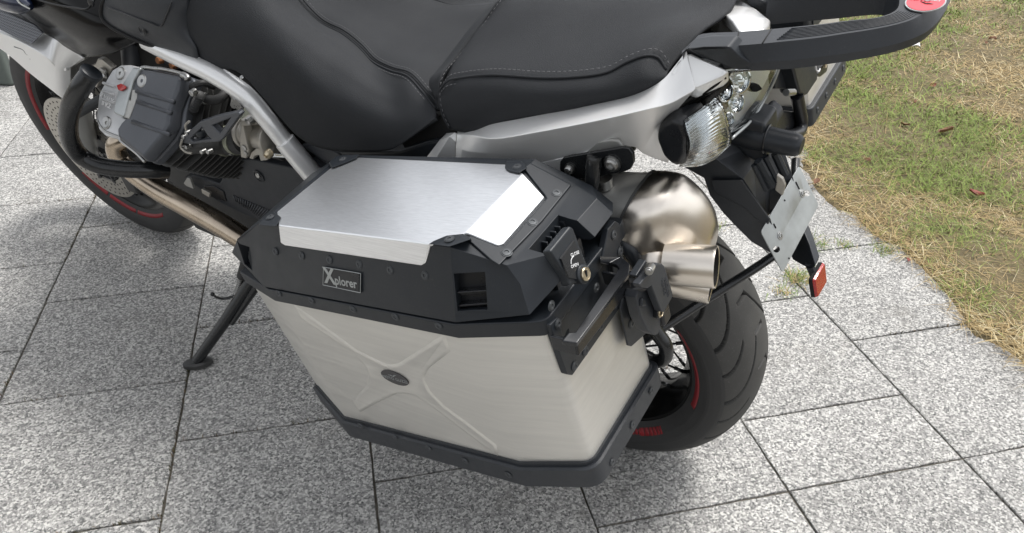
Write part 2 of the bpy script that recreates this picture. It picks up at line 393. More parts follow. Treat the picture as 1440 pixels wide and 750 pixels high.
for c in range(-7, 9):
    for k in range(-3, 16):
        off = 0 if c % 2 else .5
        parts = [(k + .5 + off, 1)]
        if c == 4 and k == 1: parts = [(1.75, .5), (2.25, .5)]
        for kk, ln in parts:
            ctr = u_ * (A0 + (c + .5) * W) + v_ * (B0 + kk * W)
            if ctr.length > 6.0 or ctr.y < -.3: continue
            ls_ = lawn_side(ctr)
            if ls_ > .24: continue
            me = random.choice(SL) if ln == 1 else SH[0]
            o = bpy.data.objects.new('paving_slab', me); col.objects.link(o); o.parent = pav
            t = Matrix.Translation(ctr + V(0, 0, random.uniform(-.0012, .0012))) @ rot @ Matrix.Rotation(random.uniform(-.003, .003), 4, 'X') @ Matrix.Rotation(random.uniform(-.003, .003), 4, 'Y')
            if ln == 1 and random.random() < .5: t = t @ Matrix.Rotation(math.pi, 4, 'Z')
            o.matrix_local = t; nsl += 1; SLABS.append((ctr, ln))
print('slabs', nsl)
# ------------------------------------------------------------------ lawn
lawn_m = mat('dry_thatch', (.12, .095, .05), .95, 0, bump=1, bscale=160, cvar=.45, cscale=26, stretch=(1, 1.6, 1))
bm = NB(); rn = np.random.default_rng(3)
gx0, gx1, gy0, gy1, st_ = .3, 6.2, .4, 9.0, .07
nx, ny = int((gx1 - gx0) / st_), int((gy1 - gy0) / st_)
vs = {}
def gh(x, y):
    p = V(x, y, 0); d = lawn_side(p)
    return d
H_ = {}
for i in range(nx + 1):
    for j in range(ny + 1):
        x, y = gx0 + i * st_, gy0 + j * st_; d = gh(x, y); H_[i, j] = d
        if d > -.09:
            z = -.004 + .016 * max(0, min(1, (d + .02) / .08)) + .006 * math.sin(x * 7 + 1) * math.sin(y * 6)
            if d < 0: z = -.0052
            vs[i, j] = bm.verts.new((x, y, z))
for i in range(nx):
    for j in range(ny):
        q = [(i, j), (i + 1, j), (i + 1, j + 1), (i, j + 1)]
        if all(k in vs for k in q): bm.faces.new([vs[k] for k in q])
for e_ in ():
    pass
tag(obj('lawn_soil', bm, lawn_m), kind='structure')
bm = NB()
for p in ((gx1 - .1, gy0), (60, gy0), (60, 60), (-60, 60), (-60, gy1 - .1), (gx1 - .1, gy1 - .1)): bm.verts.new((p[0], p[1], -.004))
bm.faces.new(bm.verts); tag(obj('far_lawn', bm, lawn_m), kind='structure')
def grass_mat():
    m = bpy.data.materials.new('grass_blades'); m.use_nodes = True; nt = m.node_tree; b = nt.nodes['Principled BSDF']
    a = nt.nodes.new('ShaderNodeAttribute'); a.attribute_name = 'tint'; lnk(nt, a.outputs['Color'], b.inputs['Base Color'])
    b.inputs['Roughness'].default_value = .6; b.inputs['Specular IOR Level'].default_value = .25
    return m
GM = grass_mat()
def blades(name, P, Ln, Wd, Az, El, Curl, Col, label):
    """P roots (n,3); blades bend as three-segment ribbons"""
    n = len(P); k = 4
    ts = np.linspace(0, 1, k)
    hd_ = np.stack([np.cos(Az), np.sin(Az), np.zeros(n)], 1); sd = np.stack([-np.sin(Az), np.cos(Az), np.zeros(n)], 1)
    pos = P.copy(); vv = []; el = El.copy()
    for q in range(k):
        wd = Wd * (1 - ts[q] * .85)
        vv.append(pos - sd * wd[:, None] / 2); vv.append(pos + sd * wd[:, None] / 2)
        d = hd_ * np.cos(el)[:, None] + np.array([0, 0, 1.]) * np.sin(el)[:, None]
        pos = pos + d * (Ln / (k - 1))[:, None]; el = el - Curl / (k - 1)
        pos[:, 2] = np.maximum(pos[:, 2], .004)
    Vv = np.stack(vv, 1).reshape(-1, 3)                 # n, 2k, 3
    base = (np.arange(n) * 2 * k)[:, None]
    F_ = np.concatenate([np.stack([base + 2 * q, base + 2 * q + 1, base + 2 * q + 3, base + 2 * q + 2], 2) for q in range(k - 1)], 1).reshape(-1, 4)
    me = bpy.data.meshes.new(name); me.vertices.add(len(Vv)); me.vertices.foreach_set('co', Vv.ravel())
    me.loops.add(F_.size); me.loops.foreach_set('vertex_index', F_.ravel().astype(np.int32))
    me.polygons.add(len(F_)); me.polygons.foreach_set('loop_start', np.arange(0, F_.size, 4, dtype=np.int32))
    me.update(calc_edges=True)
    at = me.color_attributes.new('tint', 'FLOAT_COLOR', 'POINT')
    cc = np.repeat(np.concatenate([Col, np.ones((n, 1))], 1), 2 * k, 0); at.data.foreach_set('color', cc.ravel())
    me.materials.append(GM); o = bpy.data.objects.new(name, me); col.objects.link(o)
    return tag(o, label, 'grass', kind='stuff')
def nfield(P, f, seed):
    rs = np.random.default_rng(seed); out = np.zeros(len(P))
    for q in range(6):
        a = rs.uniform(0, 6.28); ph = rs.uniform(0, 6.28); ff = f * rs.uniform(.6, 1.7)
        out += np.sin((P[:, 0] * math.cos(a) + P[:, 1] * math.sin(a)) * ff + ph)
    return out / 3
lbx = np.array([[p.x, p.y] for p in LB])
def lsd(P):
    D = np.full(len(P), 1e9); S = np.ones(len(P))
    for a, b in zip(lbx, lbx[1:]):
        ab = b - a; t = np.clip(((P - a) @ ab) / (ab @ ab), 0, 1); q = a + t[:, None] * ab; d = np.linalg.norm(P - q, axis=1)
        s = ab[0] * (P[:, 1] - a[1]) - ab[1] * (P[:, 0] - a[0]); m = d < D; D[m] = d[m]; S[m] = np.where(s[m] > 0, 1, -1)
    g = lbx * 0
    ref = np.array([[gs.x, gs.y]])
    return D * S
sgn = -1 if lsd(np.array([[gs.x, gs.y]]))[0] > 0 else 1
# candidate roots, denser near the camera
N0 = 400000
rr_ = np.sqrt(rn.uniform(.8 ** 2, 7.5 ** 2, N0)); N1 = N0
rr_ = .8 + (7.5 - .8) * rn.uniform(0, 1, N0) ** 1.25
th_ = rn.uniform(R_(5), R_(75), N0)
Pg = np.stack([rr_ * np.cos(th_), rr_ * np.sin(th_)], 1)
sd2 = lsd(Pg) * sgn
keep = (sd2 > rn.normal(-.004, .012, N0))
# only what the view and a step to the side can see
ok = keep & (Pg[:, 0] < Pg[:, 1] * 1.25 + .6)
Pg = Pg[ok]; sd2 = sd2[ok]; n = len(Pg)
dry = nfield(Pg, 5, 1) + .8 * nfield(Pg, 14, 2) + rn.normal(0, .35, n) + .9 * np.exp(-sd2 / .12) - .25
isg = dry < -.22 + rn.normal(0, .50, n)
Az = rn.uniform(0, 6.28, n); El = np.where(isg, rn.uniform(.1, .95, n), rn.uniform(-.02, .45, n))
lg = rn.uniform(0, 1, n) > .90
Ln = np.where(isg, rn.uniform(.02, .055, n), rn.uniform(.025, .08, n)) * np.where(lg, 1.7, 1); Wd = np.where(isg, rn.uniform(.0013, .0030, n), rn.uniform(.0010, .0024, n))
far = np.clip(np.linalg.norm(Pg, axis=1) / 2.5, 1, 3); Wd = Wd * far
green = np.array([.15, .215, .05]); straw = np.array([.47, .355, .17]); straw2 = np.array([.26, .18, .075]); pale = np.array([.66, .57, .35])
t = rn.uniform(0, 1, (n, 1)); Cg = green * (.6 + .9 * t) + np.array([.05, .03, 0]) * rn.uniform(0, 1, (n, 1))
Cs = straw2 + (straw - straw2) * t + (pale - straw) * (rn.uniform(0, 1, (n, 1)) > .85)
Cc = np.where(isg[:, None], Cg, Cs)
P3 = np.concatenate([Pg, np.full((n, 1), .003) + rn.uniform(0, .012, (n, 1))], 1)
blades('lawn_grass', P3, Ln, Wd, Az, El, rn.uniform(0, 1.0, n), Cc, 'mostly straw-dry lawn with green patches, right of the granite paving')
print('grass', n)
# small weeds in the joints near the rear wheel
def tuft(px, py, cnt, spread, lab, ln=(.015, .05), seed=0, dryf=.3):
    rs = np.random.default_rng(seed); c = G(px, py, z=0)
    P = np.stack([c.x + rs.normal(0, spread, cnt), c.y + rs.normal(0, spread, cnt), np.zeros(cnt)], 1)
    t = rs.uniform(0, 1, (cnt, 1)); Cq = np.where(rs.uniform(0, 1, (cnt, 1)) < dryf, straw, green * (.7 + .8 * t))
    o = blades('weed_tuft', P, rs.uniform(*ln, cnt), rs.uniform(.0012, .0026, cnt), rs.uniform(0, 6.28, cnt), rs.uniform(.15, 1.2, cnt), rs.uniform(0, .9, cnt), Cq, lab)
    del o['kind']; o['category'] = 'weed'; o['group'] = 'weeds in the paving joints and lawn'
tuft(1122, 392, 190, .022, 'tuft of grass weed in the joint behind the red reflector', seed=1, dryf=.4)
tuft(1100, 412, 60, .016, 'thin grass weed at the joint right of the rear tyre', seed=2)
tuft(1150, 345, 80, .02, 'low weed on the paving just right of the number plate', seed=3)
tuft(1188, 346, 60, .014, 'small weed on the curved joint below the lawn edge', seed=4, ln=(.01, .03))
tuft(1245, 352, 150, .022, 'green weed where the curved joint meets the lawn edge', seed=5, ln=(.01, .035), dryf=.2)
tuft(1362, 203, 42, .012, 'tall upright green weed standing in the dry lawn', seed=6, ln=(.05, .10), dryf=0)
tuft(1010, 318, 60, .018, 'flat moss-green weed in the joint behind the silencer', seed=7, ln=(.008, .02), dryf=.3)
tuft(1085, 333, 60, .02, 'low weed at the joint hidden behind the mudguard', seed=8, ln=(.008, .02), dryf=.5)
# dry leaves and litter
leafm = mat('dead_leaf_red', (.20, .045, .03), .6, 0, bump=.6, bscale=120, cvar=.35, cscale=60)
leafb = mat('dead_leaf_brown', (.17, .08, .04), .65, 0, bump=.6, bscale=120, cvar=.35, cscale=60)
def leaf(px, py, s, az, mt, label):
    c = G(px, py, z=.02); bm = NB(); rs = random.Random(px)
    rows = []
    for i in range(6):
        t = i / 5; wd = s * .32 * math.sin(math.pi * min(.97, .08 + t * .9)) + .0006
        rows.append([V((t - .5) * s, k * wd, .25 * s * (abs(k) * .8) + .10 * s * math.sin(t * 4 + px) + rs.uniform(-.04, .04) * s) for k in (-1, -.5, 0, .5, 1)])
    grid(bm, rows, 2, 2)
    o = obj('dead_leaf', bm, mt, None, sharp=0, solid=.0004)
    o.matrix_world = Matrix.Translation(c + V(0, 0, .006)) @ Matrix.Rotation(az, 4, 'Z') @ Matrix.Rotation(rs.uniform(-.5, .5), 4, 'X')
    return tag(o, label, 'leaf', 'dead leaves on the lawn')
leaf(1311, 122, .030, .3, leafm, 'curled dark red leaf right of the grab rail tip, below the white scrap')
leaf(1395, 57, .040, 2.2, leafb, 'brown leaf near the upper right, right of the rack end')
leaf(1386, 62, .022, 1.0, leafb, 'smaller brown leaf touching the brown one at the upper right')
leaf(1286, 145, .022, 1.2, leafb, 'small orange-brown leaf a little below the curled red leaf')
leaf(1272, 177, .034, 2.6, leafb, 'long tan-red leaf in the middle of the green patch')
leaf(1330, 187, .060, .1, leafb, 'wide flat brown leaf beside the tall green weed')
leaf(1219, 228, .030, 1.9, leafb, 'dark crumpled leaf on the straw just right of the number plate')
leaf(1372, 275, .045, -.6, leafm, 'bright red leaf lowest on the lawn, pointing to the lower right')
leaf(1148, 258, .030, .8, leafb, 'reddish leaf at the corner where paving meets lawn, above the plate')
leaf(1275, 368, .018, 1.4, leafm, 'orange leaf fragment on the lawn edge above the paving joint')
c = G(1286, 68, z=.02); bm = NB(); rs = random.Random(4)
rows = [[V((i - 2) * .012, (j - 2) * .009, .006 * rs.random() + .008 * math.sin(i + j)) for j in range(5)] for i in range(5)]
grid(bm, rows, 2, 2); o = obj('paper_scrap', bm, mat('paper', (.8, .8, .8), .7), solid=.0004); o.matrix_world = Matrix.Translation(c + V(0, 0, .012))
tag(o, 'crumpled white paper scrap on the grass under the rack end', 'litter')
# grey-green box standing on the paving at the left edge
def gb(x, y, h=0): return G(x, y, z=h)
pts = [G(-60, 118, z=0), G(18, 122, z=0)]
a, b = pts; dv = (b - a).normalized(); nv = V(-dv.y, dv.x, 0)
hh = .55
P = [b - dv * .5, b, b + nv * .05, b + nv * .05 - dv * .5]
bm = NB(); loft(bm, [[p for p in P], [p + V(0, 0, hh) - dv * .03 - nv * .0 for p in P]])
o = obj('planter_box', bm, mat('grey_green_paint', (.085, .10, .09), .55, bump=.1, bscale=300, cvar=.1, cscale=6), bevel=.015, seg=3)
tag(o, 'grey-green planter box on the paving, cut by the left edge beside the front tyre', 'planter')
# moss and dirt crumbs in the joints
rs = np.random.default_rng(12)
cnt = 9000; Pm = []; 
for _ in range(cnt):
    if rs.random() < .5:
        c = rs.integers(-5, 9); p = u_ * (A0 + c * W) + v_ * rs.uniform(-.5, 3.2)
    else:
        c = int(rs.integers(-5, 8)); k = int(rs.integers(-2, 9)); off = 0 if c % 2 else .5
        p = u_ * (A0 + (c + rs.random()) * W) + v_ * (B0 + (k + off) * W)
    Pm.append((p.x + rs.normal(0, .0016), p.y + rs.normal(0, .0016)))
Pm = np.array(Pm); Pm = Pm[lsd(Pm) * sgn < .02]; cnt = len(Pm)
nf_ = nfield(Pm, 4, 9); Pm = Pm[nf_ > .1]; cnt = len(Pm)
P3 = np.concatenate([Pm, np.full((cnt, 1), -.003)], 1)
Cm = np.where(rs.uniform(0, 1, (cnt, 1)) < .5, np.array([.09, .085, .04]), np.array([.14, .10, .06])) * rs.uniform(.5, 1.3, (cnt, 1))
blades('joint_moss', P3, rs.uniform(.003, .008, cnt), rs.uniform(.001, .003, cnt), rs.uniform(0, 6.28, cnt), rs.uniform(0, 1.2, cnt), rs.uniform(0, 1, cnt), Cm, 'thin line of moss and dirt in the joints between granite slabs')['category'] = 'moss'
# ================================================================== left pannier (near the viewer)
pan = empty('pannier', PAN, 'aluminium side case with black lid, filling the middle of the photo, badge on its lid', 'pannier')
SEAM = (.703, .078, 0); SM = (.726, .078, 0); TOPP = (.8155, .063, 0); BOT = (.4425, .157, 0)
def Sp(x, y): return Q(x, y, pl=SEAM)
def Sm(x, y): return Q(x, y, pl=SM)
def Tp(x, y): return Q(x, y, pl=TOPP)
def Bp(x, y): return Q(x, y, pl=BOT)
def onpl(u, v, pl, dz=0): return V(u, v, pl[0] + pl[1] * u + dz)
VI = -.237
def rloop(lp, r=.012, n=4, idx=None):
    """round the plan corners of a loop"""
    out = []
    N = len(lp)
    for i, p in enumerate(lp):
        if idx is not None and i not in idx: out.append(p); continue
        a, b = lp[i - 1], lp[(i + 1) % N]
        da, db = (a - p), (b - p); q = min(r, da.length * .45, db.length * .45)
        s, e = p + da.normalized() * q, p + db.normalized() * q
        for k in range(n + 1):
            t = k / n; out.append(s * (1 - t) ** 2 + p * 2 * t * (1 - t) + e * t * t)
    return out
plan_b = [(-.307, -.398), (-.169, -.45), (.214, -.45), (.313, -.424), (.312, VI), (-.29, VI)]
plan_s = [(-.262, -.426), (-.161, -.45), (.200, -.45), (.308, -.422), (.308, VI), (-.262, VI)]
lb = rloop([onpl(u, v, BOT, -.02) for u, v in plan_b], .013, 5, (3, 4))
ls = rloop([onpl(u, v, SEAM, .01) for u, v in plan_s], .013, 5, (3, 4))
bm = NB(); loft(bm, [lb, ls])
body = obj('case_body', bm, M_['body'], pan, sharp=20)
# pressed cross on the outer face
def zb(x, y): return (360 + x / 2.344, 380 + y / 2.344)
XO = [(125,113),(150,160),(240,218),(320,270),(358,312),(371,345),(366,380),(315,430),(330,450),(345,468),(410,432),(465,407),(500,407),(530,415),(590,455),(700,540),(800,614),(792,576),(700,505),(622,448),(575,400),(557,365),(558,345),(572,322),(610,292),(641,268),(625,218),(608,218),(540,262),(470,307),(445,312),(425,308),(330,262),(220,180)]
Xp = [Q(*zb(x, y), y=-.450) for x, y in XO]
cen = sum(Xp, V(0, 0, 0)) / len(Xp)
bm = NB()
inn = [p + (cen - p).normalized() * .0 for p in Xp]
# raised rib outline: two nested rings and a plateau
def inset(P, d):
    n = len(P); out = []
    for i in range(n):
        a, b, c = P[i - 1], P[i], P[(i + 1) % n]
        e1 = (b - a).normalized(); e2 = (c - b).normalized()
        n1 = V(-e1.z, 0, e1.x); n2 = V(-e2.z, 0, e2.x); nn = (n1 + n2)
        if nn.length < .2: nn = n1
        nn.normalize(); out.append(b + nn * d / max(.5, nn.dot(n1)))
    return out
ar = sum(a.x * b.z - b.x * a.z for a, b in zip(Xp, Xp[1:] + Xp[:1]))
sg = 1 if ar > 0 else -1
r1 = inset(Xp, sg * .0022); r2 = inset(Xp, sg * .0045)
r1 = inset(Xp, sg * .003); r2 = inset(Xp, sg * .006)
loft(bm, [Xp, [p + V(0, -.0022, 0) for p in r1], [p + V(0, -.0017, 0) for p in r2]], (False, True))
obj('pressed_cross', bm, M_['body'], body, sharp=60)
# oval emblem
def disc(bm, c, n, r, r2, up, h, seg=28, mi=0):
    n = Vector(n).normalized(); up = Vector(up); a = (up - n * up.dot(n)).normalized(); b = n.cross(a)
    lp = [Vector(c) + a * math.cos(t) * r2 + b * math.sin(t) * r for t in [2 * math.pi * k / seg for k in range(seg)]]
    loft(bm, [lp, [p + n * h for p in lp]], mi=mi)
ec = Q(555.5, 531, y=-.452)
bm = NB(); ang = R_(-4)
upv = V(math.sin(ang), 0, math.cos(ang))
disc(bm, ec, (0, -1, 0), .0268, .0135, upv, .0015)
rotm = Matrix(((math.cos(ang), 0, 0), (0, 0, 0), (0, 0, 1)))
def face_mat(c, n, up):
    n = Vector(n).normalized(); up = Vector(up); y = (up - n * up.dot(n)).normalized(); x = y.cross(n)
    return Matrix(((x.x, y.x, n.x, c[0]), (x.y, y.y, n.y, c[1]), (x.z, y.z, n.z, c[2]), (0, 0, 0, 1)))
FM = face_mat(ec + V(0, -.0016, -.002), (0, -1, 0), upv)
merge(bm, text_bm('MOTO GUZZI', .0078, FM, .0003, space=1.05), 1)
# small eagle above the words
eg = [(-.010, .0062), (-.004, .0068), (0, .0052), (.003, .0085), (.009, .0092), (.004, .0066), (.001, .0040), (-.003, .0048)]
prism(bm, [FM @ V(x, y + .001, 0) for x, y in eg], FM.to_3x3() @ V(0, 0, .0004), mi=1)
obj('oval_emblem', bm, [mat('emblem_grey', (.05, .048, .048), .35), M_['plate']], body)
# black rim round the mouth of the case
def offs(plan, d):
    c = V(sum(p[0] for p in plan) / len(plan), sum(p[1] for p in plan) / len(plan), 0)
    n = len(plan); out = []
    for i in range(n):
        a, b, e = [Vector((*plan[k % n], 0)) for k in (i - 1, i, i + 1)]
        e1 = (b - a).normalized(); e2 = (e - b).normalized()
        n1 = V(e1.y, -e1.x, 0); n2 = V(e2.y, -e2.x, 0); nn = (n1 + n2).normalized()
        q = b + nn * d / max(.6, nn.dot(n1)); out.append((q.x, q.y))
    return out
rim_in, rim_o = plan_s, offs(plan_s, .007)
bm = NB()
lp0 = rloop([onpl(u, v, SEAM, -.001) for u, v in rim_o], .012, 4, (3, 4)); lp1 = rloop([onpl(u, v, SEAM, .0215) for u, v in rim_o], .012, 4, (3, 4))
loft(bm, [lp0, lp1])
rim = obj('case_rim', bm, M_['plast'], pan, bevel=.002, ang=50)
# bottom bumper tray
bo = offs(plan_b, .009)
bm = NB()
b0 = rloop([onpl(u, v, BOT, -.040) for u, v in offs(plan_b, .004)], .02, 5, (3, 4)); b1 = rloop([onpl(u, v, BOT, -.034) for u, v in bo], .02, 5, (3, 4))
b2 = rloop([onpl(u, v, BOT, .001) for u, v in bo], .02, 5, (3, 4)); b3 = rloop([onpl(u, v, BOT, .003) for u, v in offs(plan_b, .0055)], .018, 5, (3, 4))
loft(bm, [b0, b1, b2, b3])
# bead line just above
b4 = rloop([onpl(u, v, BOT, .003) for u, v in offs(plan_b, .003)], .017, 5, (3, 4)); b5 = rloop([onpl(u, v, BOT, .009) for u, v in offs(plan_b, .003)], .017, 5, (3, 4))
loft(bm, [b4, b5])
bump_ = obj('bottom_bumper', bm, M_['grey'], pan, sharp=28)

# screws ---------------------------------------------------------------
def screw_bm(r=.0048):
    bm = NB(); M = Matrix.Identity(4)
    lathe(bm, [(r * 1.25, 0), (r * 1.22, .0006), (r * 1.08, .0007), (r * 1.02, .0002), (r * .95, .0011), (r * .50, .0013), (r * .44, .0004)], M, 16, (False, True))
    return bm
scr0 = None
def screw(p, n, parent, s=1, mt='screw'):
    global scr0
    if scr0 is None:
        scr0 = obj('screw', screw_bm(), M_[mt], parent); o = scr0
    else: o = scr0.copy(); col.objects.link(o); o.parent = parent
    o.matrix_local = axm(p, n) @ Matrix.Scale(s, 4)
    return o
# lid ---------------------------------------------------------------------
SMv = lambda u, v: onpl(u, v, SM, .001)
k_ = {}
d1 = Sm(368, 398); d1.y = min(d1.y, -.45)
f_bot = [Q(368, 398, y=-.455), Q(640, 452, y=-.455)]
fl = [V(p.x, p.y, 0) for p in f_bot]
bot = [SMv(-.335, -.395), SMv(f_bot[0].x, -.455), SMv(f_bot[1].x, -.455), V(.298, -.430, .757), V(.320, -.382, .777), V(.320, -.262, .779), V(.306, VI, .775), SMv(-.28, VI + .01), SMv(-.33, VI - .02)]
top = [Q(334, 336, z=.772), Tp(365, 313), V(.206, -.422, .829), V(.282, -.412, .783), V(.300, -.376, .800), V(.302, -.262, .798), V(.282, VI, .797), V(-.165, VI, .804), V(-.215, VI - .03, .785)]
bm = NB()
bv = [bm.verts.new(p) for p in bot]; tv = [bm.verts.new(p) for p in top]
mid = [bm.verts.new(a.lerp(b, .35) + V(0, 0, 0)) for a, b in zip(bot, top)]
for i in range(len(bv)):
    j = (i + 1) % len(bv)
    bm.faces.new((bv[i], bv[j], tv[j], tv[i]))
for v in mid: bm.verts.remove(v)
# top: flat part, then the part that slopes down to the rear
fn = bm.verts.new(V(.206, VI, .829))
bm.faces.new((tv[0], tv[1], tv[8])); bm.faces.new((tv[1], tv[2], fn, tv[7])); bm.faces.new((tv[1], tv[7], tv[8]))
ga = bm.verts.new(V(.268, -.409, .805)); gb_ = bm.verts.new(V(.268, -.250, .805))
bm.faces.new((tv[2], ga, gb_, fn)); bm.faces.new((tv[2], tv[3], ga)); bm.faces.new((ga, tv[3], tv[4])); bm.faces.new((ga, tv[4], tv[5], gb_)); bm.faces.new((gb_, tv[5], tv[6])); bm.faces.new((fn, gb_, tv[6]))
# far side face must include the fold vertex
for f in list(bm.faces):
    if tv[6] in f.verts and tv[7] in f.verts and bv[6] in f.verts:
        bm.faces.remove(f); bm.faces.new((bv[6], bv[7], tv[7], fn, tv[6]))
bm.faces.new(bv[::-1])
bmesh.ops.recalc_face_normals(bm, faces=bm.faces)
lid = obj('lid', bm, M_['plast'], pan, bevel=.010, seg=5, ang=14)
cb = NB()
# notch for the latch, open to the rear
box(cb, (.319, -.342, .80), (.086, .066, .16))
cut(lid, cb)
def facet_frame(P0, P1, P2):
    n = (P1 - P0).cross(P2 - P0).normalized(); return n
# vents in the two chamfered corners
def vent(quad, n_out, depth=.016):
    """recess with two ledges; quad is TL,TR,BR,BL on the facet"""
    n = (quad[1] - quad[0]).cross(quad[3] - quad[0]).normalized()
    if n.dot(n_out) < 0: n = -n
    cb = NB(); loft(cb, [[p + n * .03 for p in quad], [p - n * depth for p in quad]]); cut(lid, cb)
    bm = NB(); q = quad
    for t0, t1, dd in ((.50, .56, .003), (.56, .66, .009), (.86, .93, .004)):
        A_, B_ = q[0].lerp(q[3], t0), q[1].lerp(q[2], t0); C_, D_ = q[1].lerp(q[2], t1), q[0].lerp(q[3], t1)
        loft(bm, [[p - n * dd for p in (A_, B_, C_, D_)], [p - n * depth * .99 for p in (A_, B_, C_, D_)]])
    obj('vent_ledge', bm, M_['plast2'], lid, bevel=.0012)
    bm = NB(); loft(bm, [[p - n * (depth - .0005) for p in q], [p - n * (depth + .003) for p in q]])
    obj('vent_back', bm, M_['plast2'], lid)
def plane_pt(px, py, P0, n):
    r = Q.R @ cam_ray(px, py); t = (P0 - Q.c).dot(n) / r.dot(n); return Q.c + r * t
P0, n0 = bot[2], (top[3] - bot[2]).cross(top[2] - bot[2]).normalized()
def z2(x, y): return (560 + x / 4.1667, 320 + y / 4.1667)
vent([plane_pt(*z2(x, y), P0, n0) for x, y in ((325, 272), (508, 262), (527, 478), (348, 492))], V(1, -1, 0))
P0, n0 = bot[0], (bot[1] - bot[0]).cross(top[1] - bot[0]).normalized()
def z1(x, y): return (320 + x / 4.689, 280 + y / 4.689)
vent([plane_pt(*z1(x, y), P0, n0) for x, y in ((128, 262), (184, 312), (178, 470), (118, 428))], V(-1, -1, 0), .010)
# brushed panel: flat top, folded down at the front and at the rear
dz = .0035
nf = (bot[1] - bot[2]).cross(top[1] - bot[2]).normalized()
if nf.y > 0: nf = -nf
def of(px, py, d=.002): return plane_pt(px, py, bot[1] + nf * d, nf)
def onr(px, py, d=.003):
    P0, n = V(.206, -.422, .829), (V(.268, -.409, .805) - V(.206, -.422, .829)).cross(V(.206, VI, .829) - V(.206, -.422, .829)).normalized()
    if n.z < 0: n = -n
    return plane_pt(px, py, P0 + n * d, n)
TPd = (TOPP[0] + dz, TOPP[1], 0)
def Td(x, y): return Q(x, y, pl=TPd)
bm = NB()
flat = [Td(391, 317), Td(389, 298), Td(466, 235), Td(482, 226), Td(503, 221), Td(716, 231), Td(736, 244), Td(655, 327), Td(632, 337), Td(604, 343)]
fv = [bm.verts.new(p) for p in flat]
f0 = bm.faces.new(fv)
frontp = [of(603, 345), of(598, 371), of(592, 374.5), of(400, 346), of(394, 342), of(391, 317)]
fr_ = [bm.verts.new(p) for p in frontp[1:5]]
bm.faces.new([fv[9]] + fr_ + [fv[0]])
rr_ = [bm.verts.new(onr(*p)) for p in ((766, 277), (708, 343), (700, 345))]
bm.faces.new([fv[7], fv[6], rr_[0], rr_[1], rr_[2]])
panel = obj('brushed_panel', bm, M_['brushed'], lid, sharp=0, solid=.006)
bvl(panel, .0022, 3, 12)
# black corner tabs and edge trim holding the panel
def trim(name, pix, h, fn_, parent=lid, mt='plast', bev=.002):
    lo = [fn_(*p, d=-.002) for p in pix]; hi = [fn_(*p, d=h) for p in pix]
    bm = NB(); loft(bm, [lo, hi]); return obj(name, bm, M_[mt], parent, bevel=bev, seg=3)
def tdd(x, y, d=0): return Q(x, y, pl=(TOPP[0] + d, TOPP[1], 0))
# near front tab wraps the edge: top piece and face piece
trim('corner_tab', [(365, 312), (384, 297), (396, 306), (388, 319), (364, 317)], .005, tdd)
def ofd(x, y, d=0): return of(x, y, d)
trim('corner_tab', [(603, 343.5), (610, 339), (628, 331.5), (651, 329), (664, 336), (638, 345), (632, 347)], .005, tdd)
trim('corner_tab', [(462, 229), (473, 219.5), (506, 217.5), (501, 223), (484, 230), (466, 237)], .006, tdd)
trim('corner_tab', [(711, 227), (733, 226), (742, 236), (729, 244), (716, 241), (710, 238)], .006, tdd)
# trim on the sloping rear part, round the panel
def rrd(x, y, d=0): return onr(x, y, d)
trim('rear_trim', [(735, 236), (745, 229), (804, 260), (763, 311), (702, 374), (690, 366), (657, 337), (660, 330), (700, 347), (709, 346), (768, 279), (766, 275)], .0028, rrd)
# raised rear shell between the groove and the tail of the lid
# screws on the lid
for x, y in ((387, 354), (424, 360), (463, 365.5), (505, 372), (548.5, 380), (597.5, 387.5)): screw(of(x, y, .001), nf, lid)
for x, y in ((380, 305.5),): screw(tdd(x, y, .006), (0, 0, 1), lid)
for x, y in ((632, 336.5), (482, 224), (727, 234.5)): screw(tdd(x, y, .006), (0, 0, 1), lid)
nr_ = (onr(700, 300, 1) - onr(700, 300, 0)).normalized()
onn = (V(.268, -.409, .805) - V(.206, -.422, .829)).cross(V(.206, VI, .829) - V(.206, -.422, .829)).normalized()
if onn.z < 0: onn = -onn
for x, y in ((712.5, 355.5), (748.8, 312.5), (782.5, 271.5)): screw(onr(x, y, .0028), onn, lid, 1.1)
# rim and bumper screws
for x, y in ((392, 413), (438, 423), (496, 435), (556, 446), (617, 459)): screw(Q(x, y, y=-.4575), (0, -1, 0), rim)
for x, y in ((507, 599), (555, 615), (602.5, 630.5), (654, 648), (715, 668)): screw(Q(x, y, y=-.460), (0, -1, 0), bump_)
for x, y in ((861, 650), (889.5, 597.5), (916, 549)): screw(Q(x, y, x=.3225), (1, 0, 0), bump_)
# name badge
bc = of(483, 391.5, 0)
bq = [of(457.5, 375, .0), of(509.5, 384, .0), of(509, 411, .0), (of(456.5, 400, .0))]
bm = NB(); loft(bm, [bq, [p + nf * .0025 for p in bq]])
sm = [p.lerp(sum(bq, V(0, 0, 0)) / 4, .07) + nf * .0032 for p in bq]
loft(bm, [[p - nf * .001 for p in sm], sm], mi=1)
for i in range(4): tube(bm, [bq[i] + nf * .0028, bq[(i + 1) % 4] + nf * .0028], .0005, smooth=False, seg=6, mi=2)
cc = sum(bq, V(0, 0, 0)) / 4 + nf * .0034
ex = (bq[1] - bq[0] + bq[2] - bq[3]).normalized()
fm = face_mat(cc, nf, nf.cross(ex) * -1 if nf.cross(ex).z < 0 else nf.cross(ex))
bw = (bq[1] - bq[0]).length; bh = (bq[3] - bq[0]).length
merge(bm, text_bm('X', bh * 1.12, fm @ Matrix.Translation((-bw * .32, bh * .04, 0)), .0003, bold=.0009), 2)
merge(bm, text_bm('plorer', bh * .62, fm @ Matrix.Translation((bw * .115, -bh * .10, 0)), .0003, bold=.0003, space=1.02), 2)
obj('name_badge', bm, [M_['plast'], M_['plast2'], M_['plate']], lid)
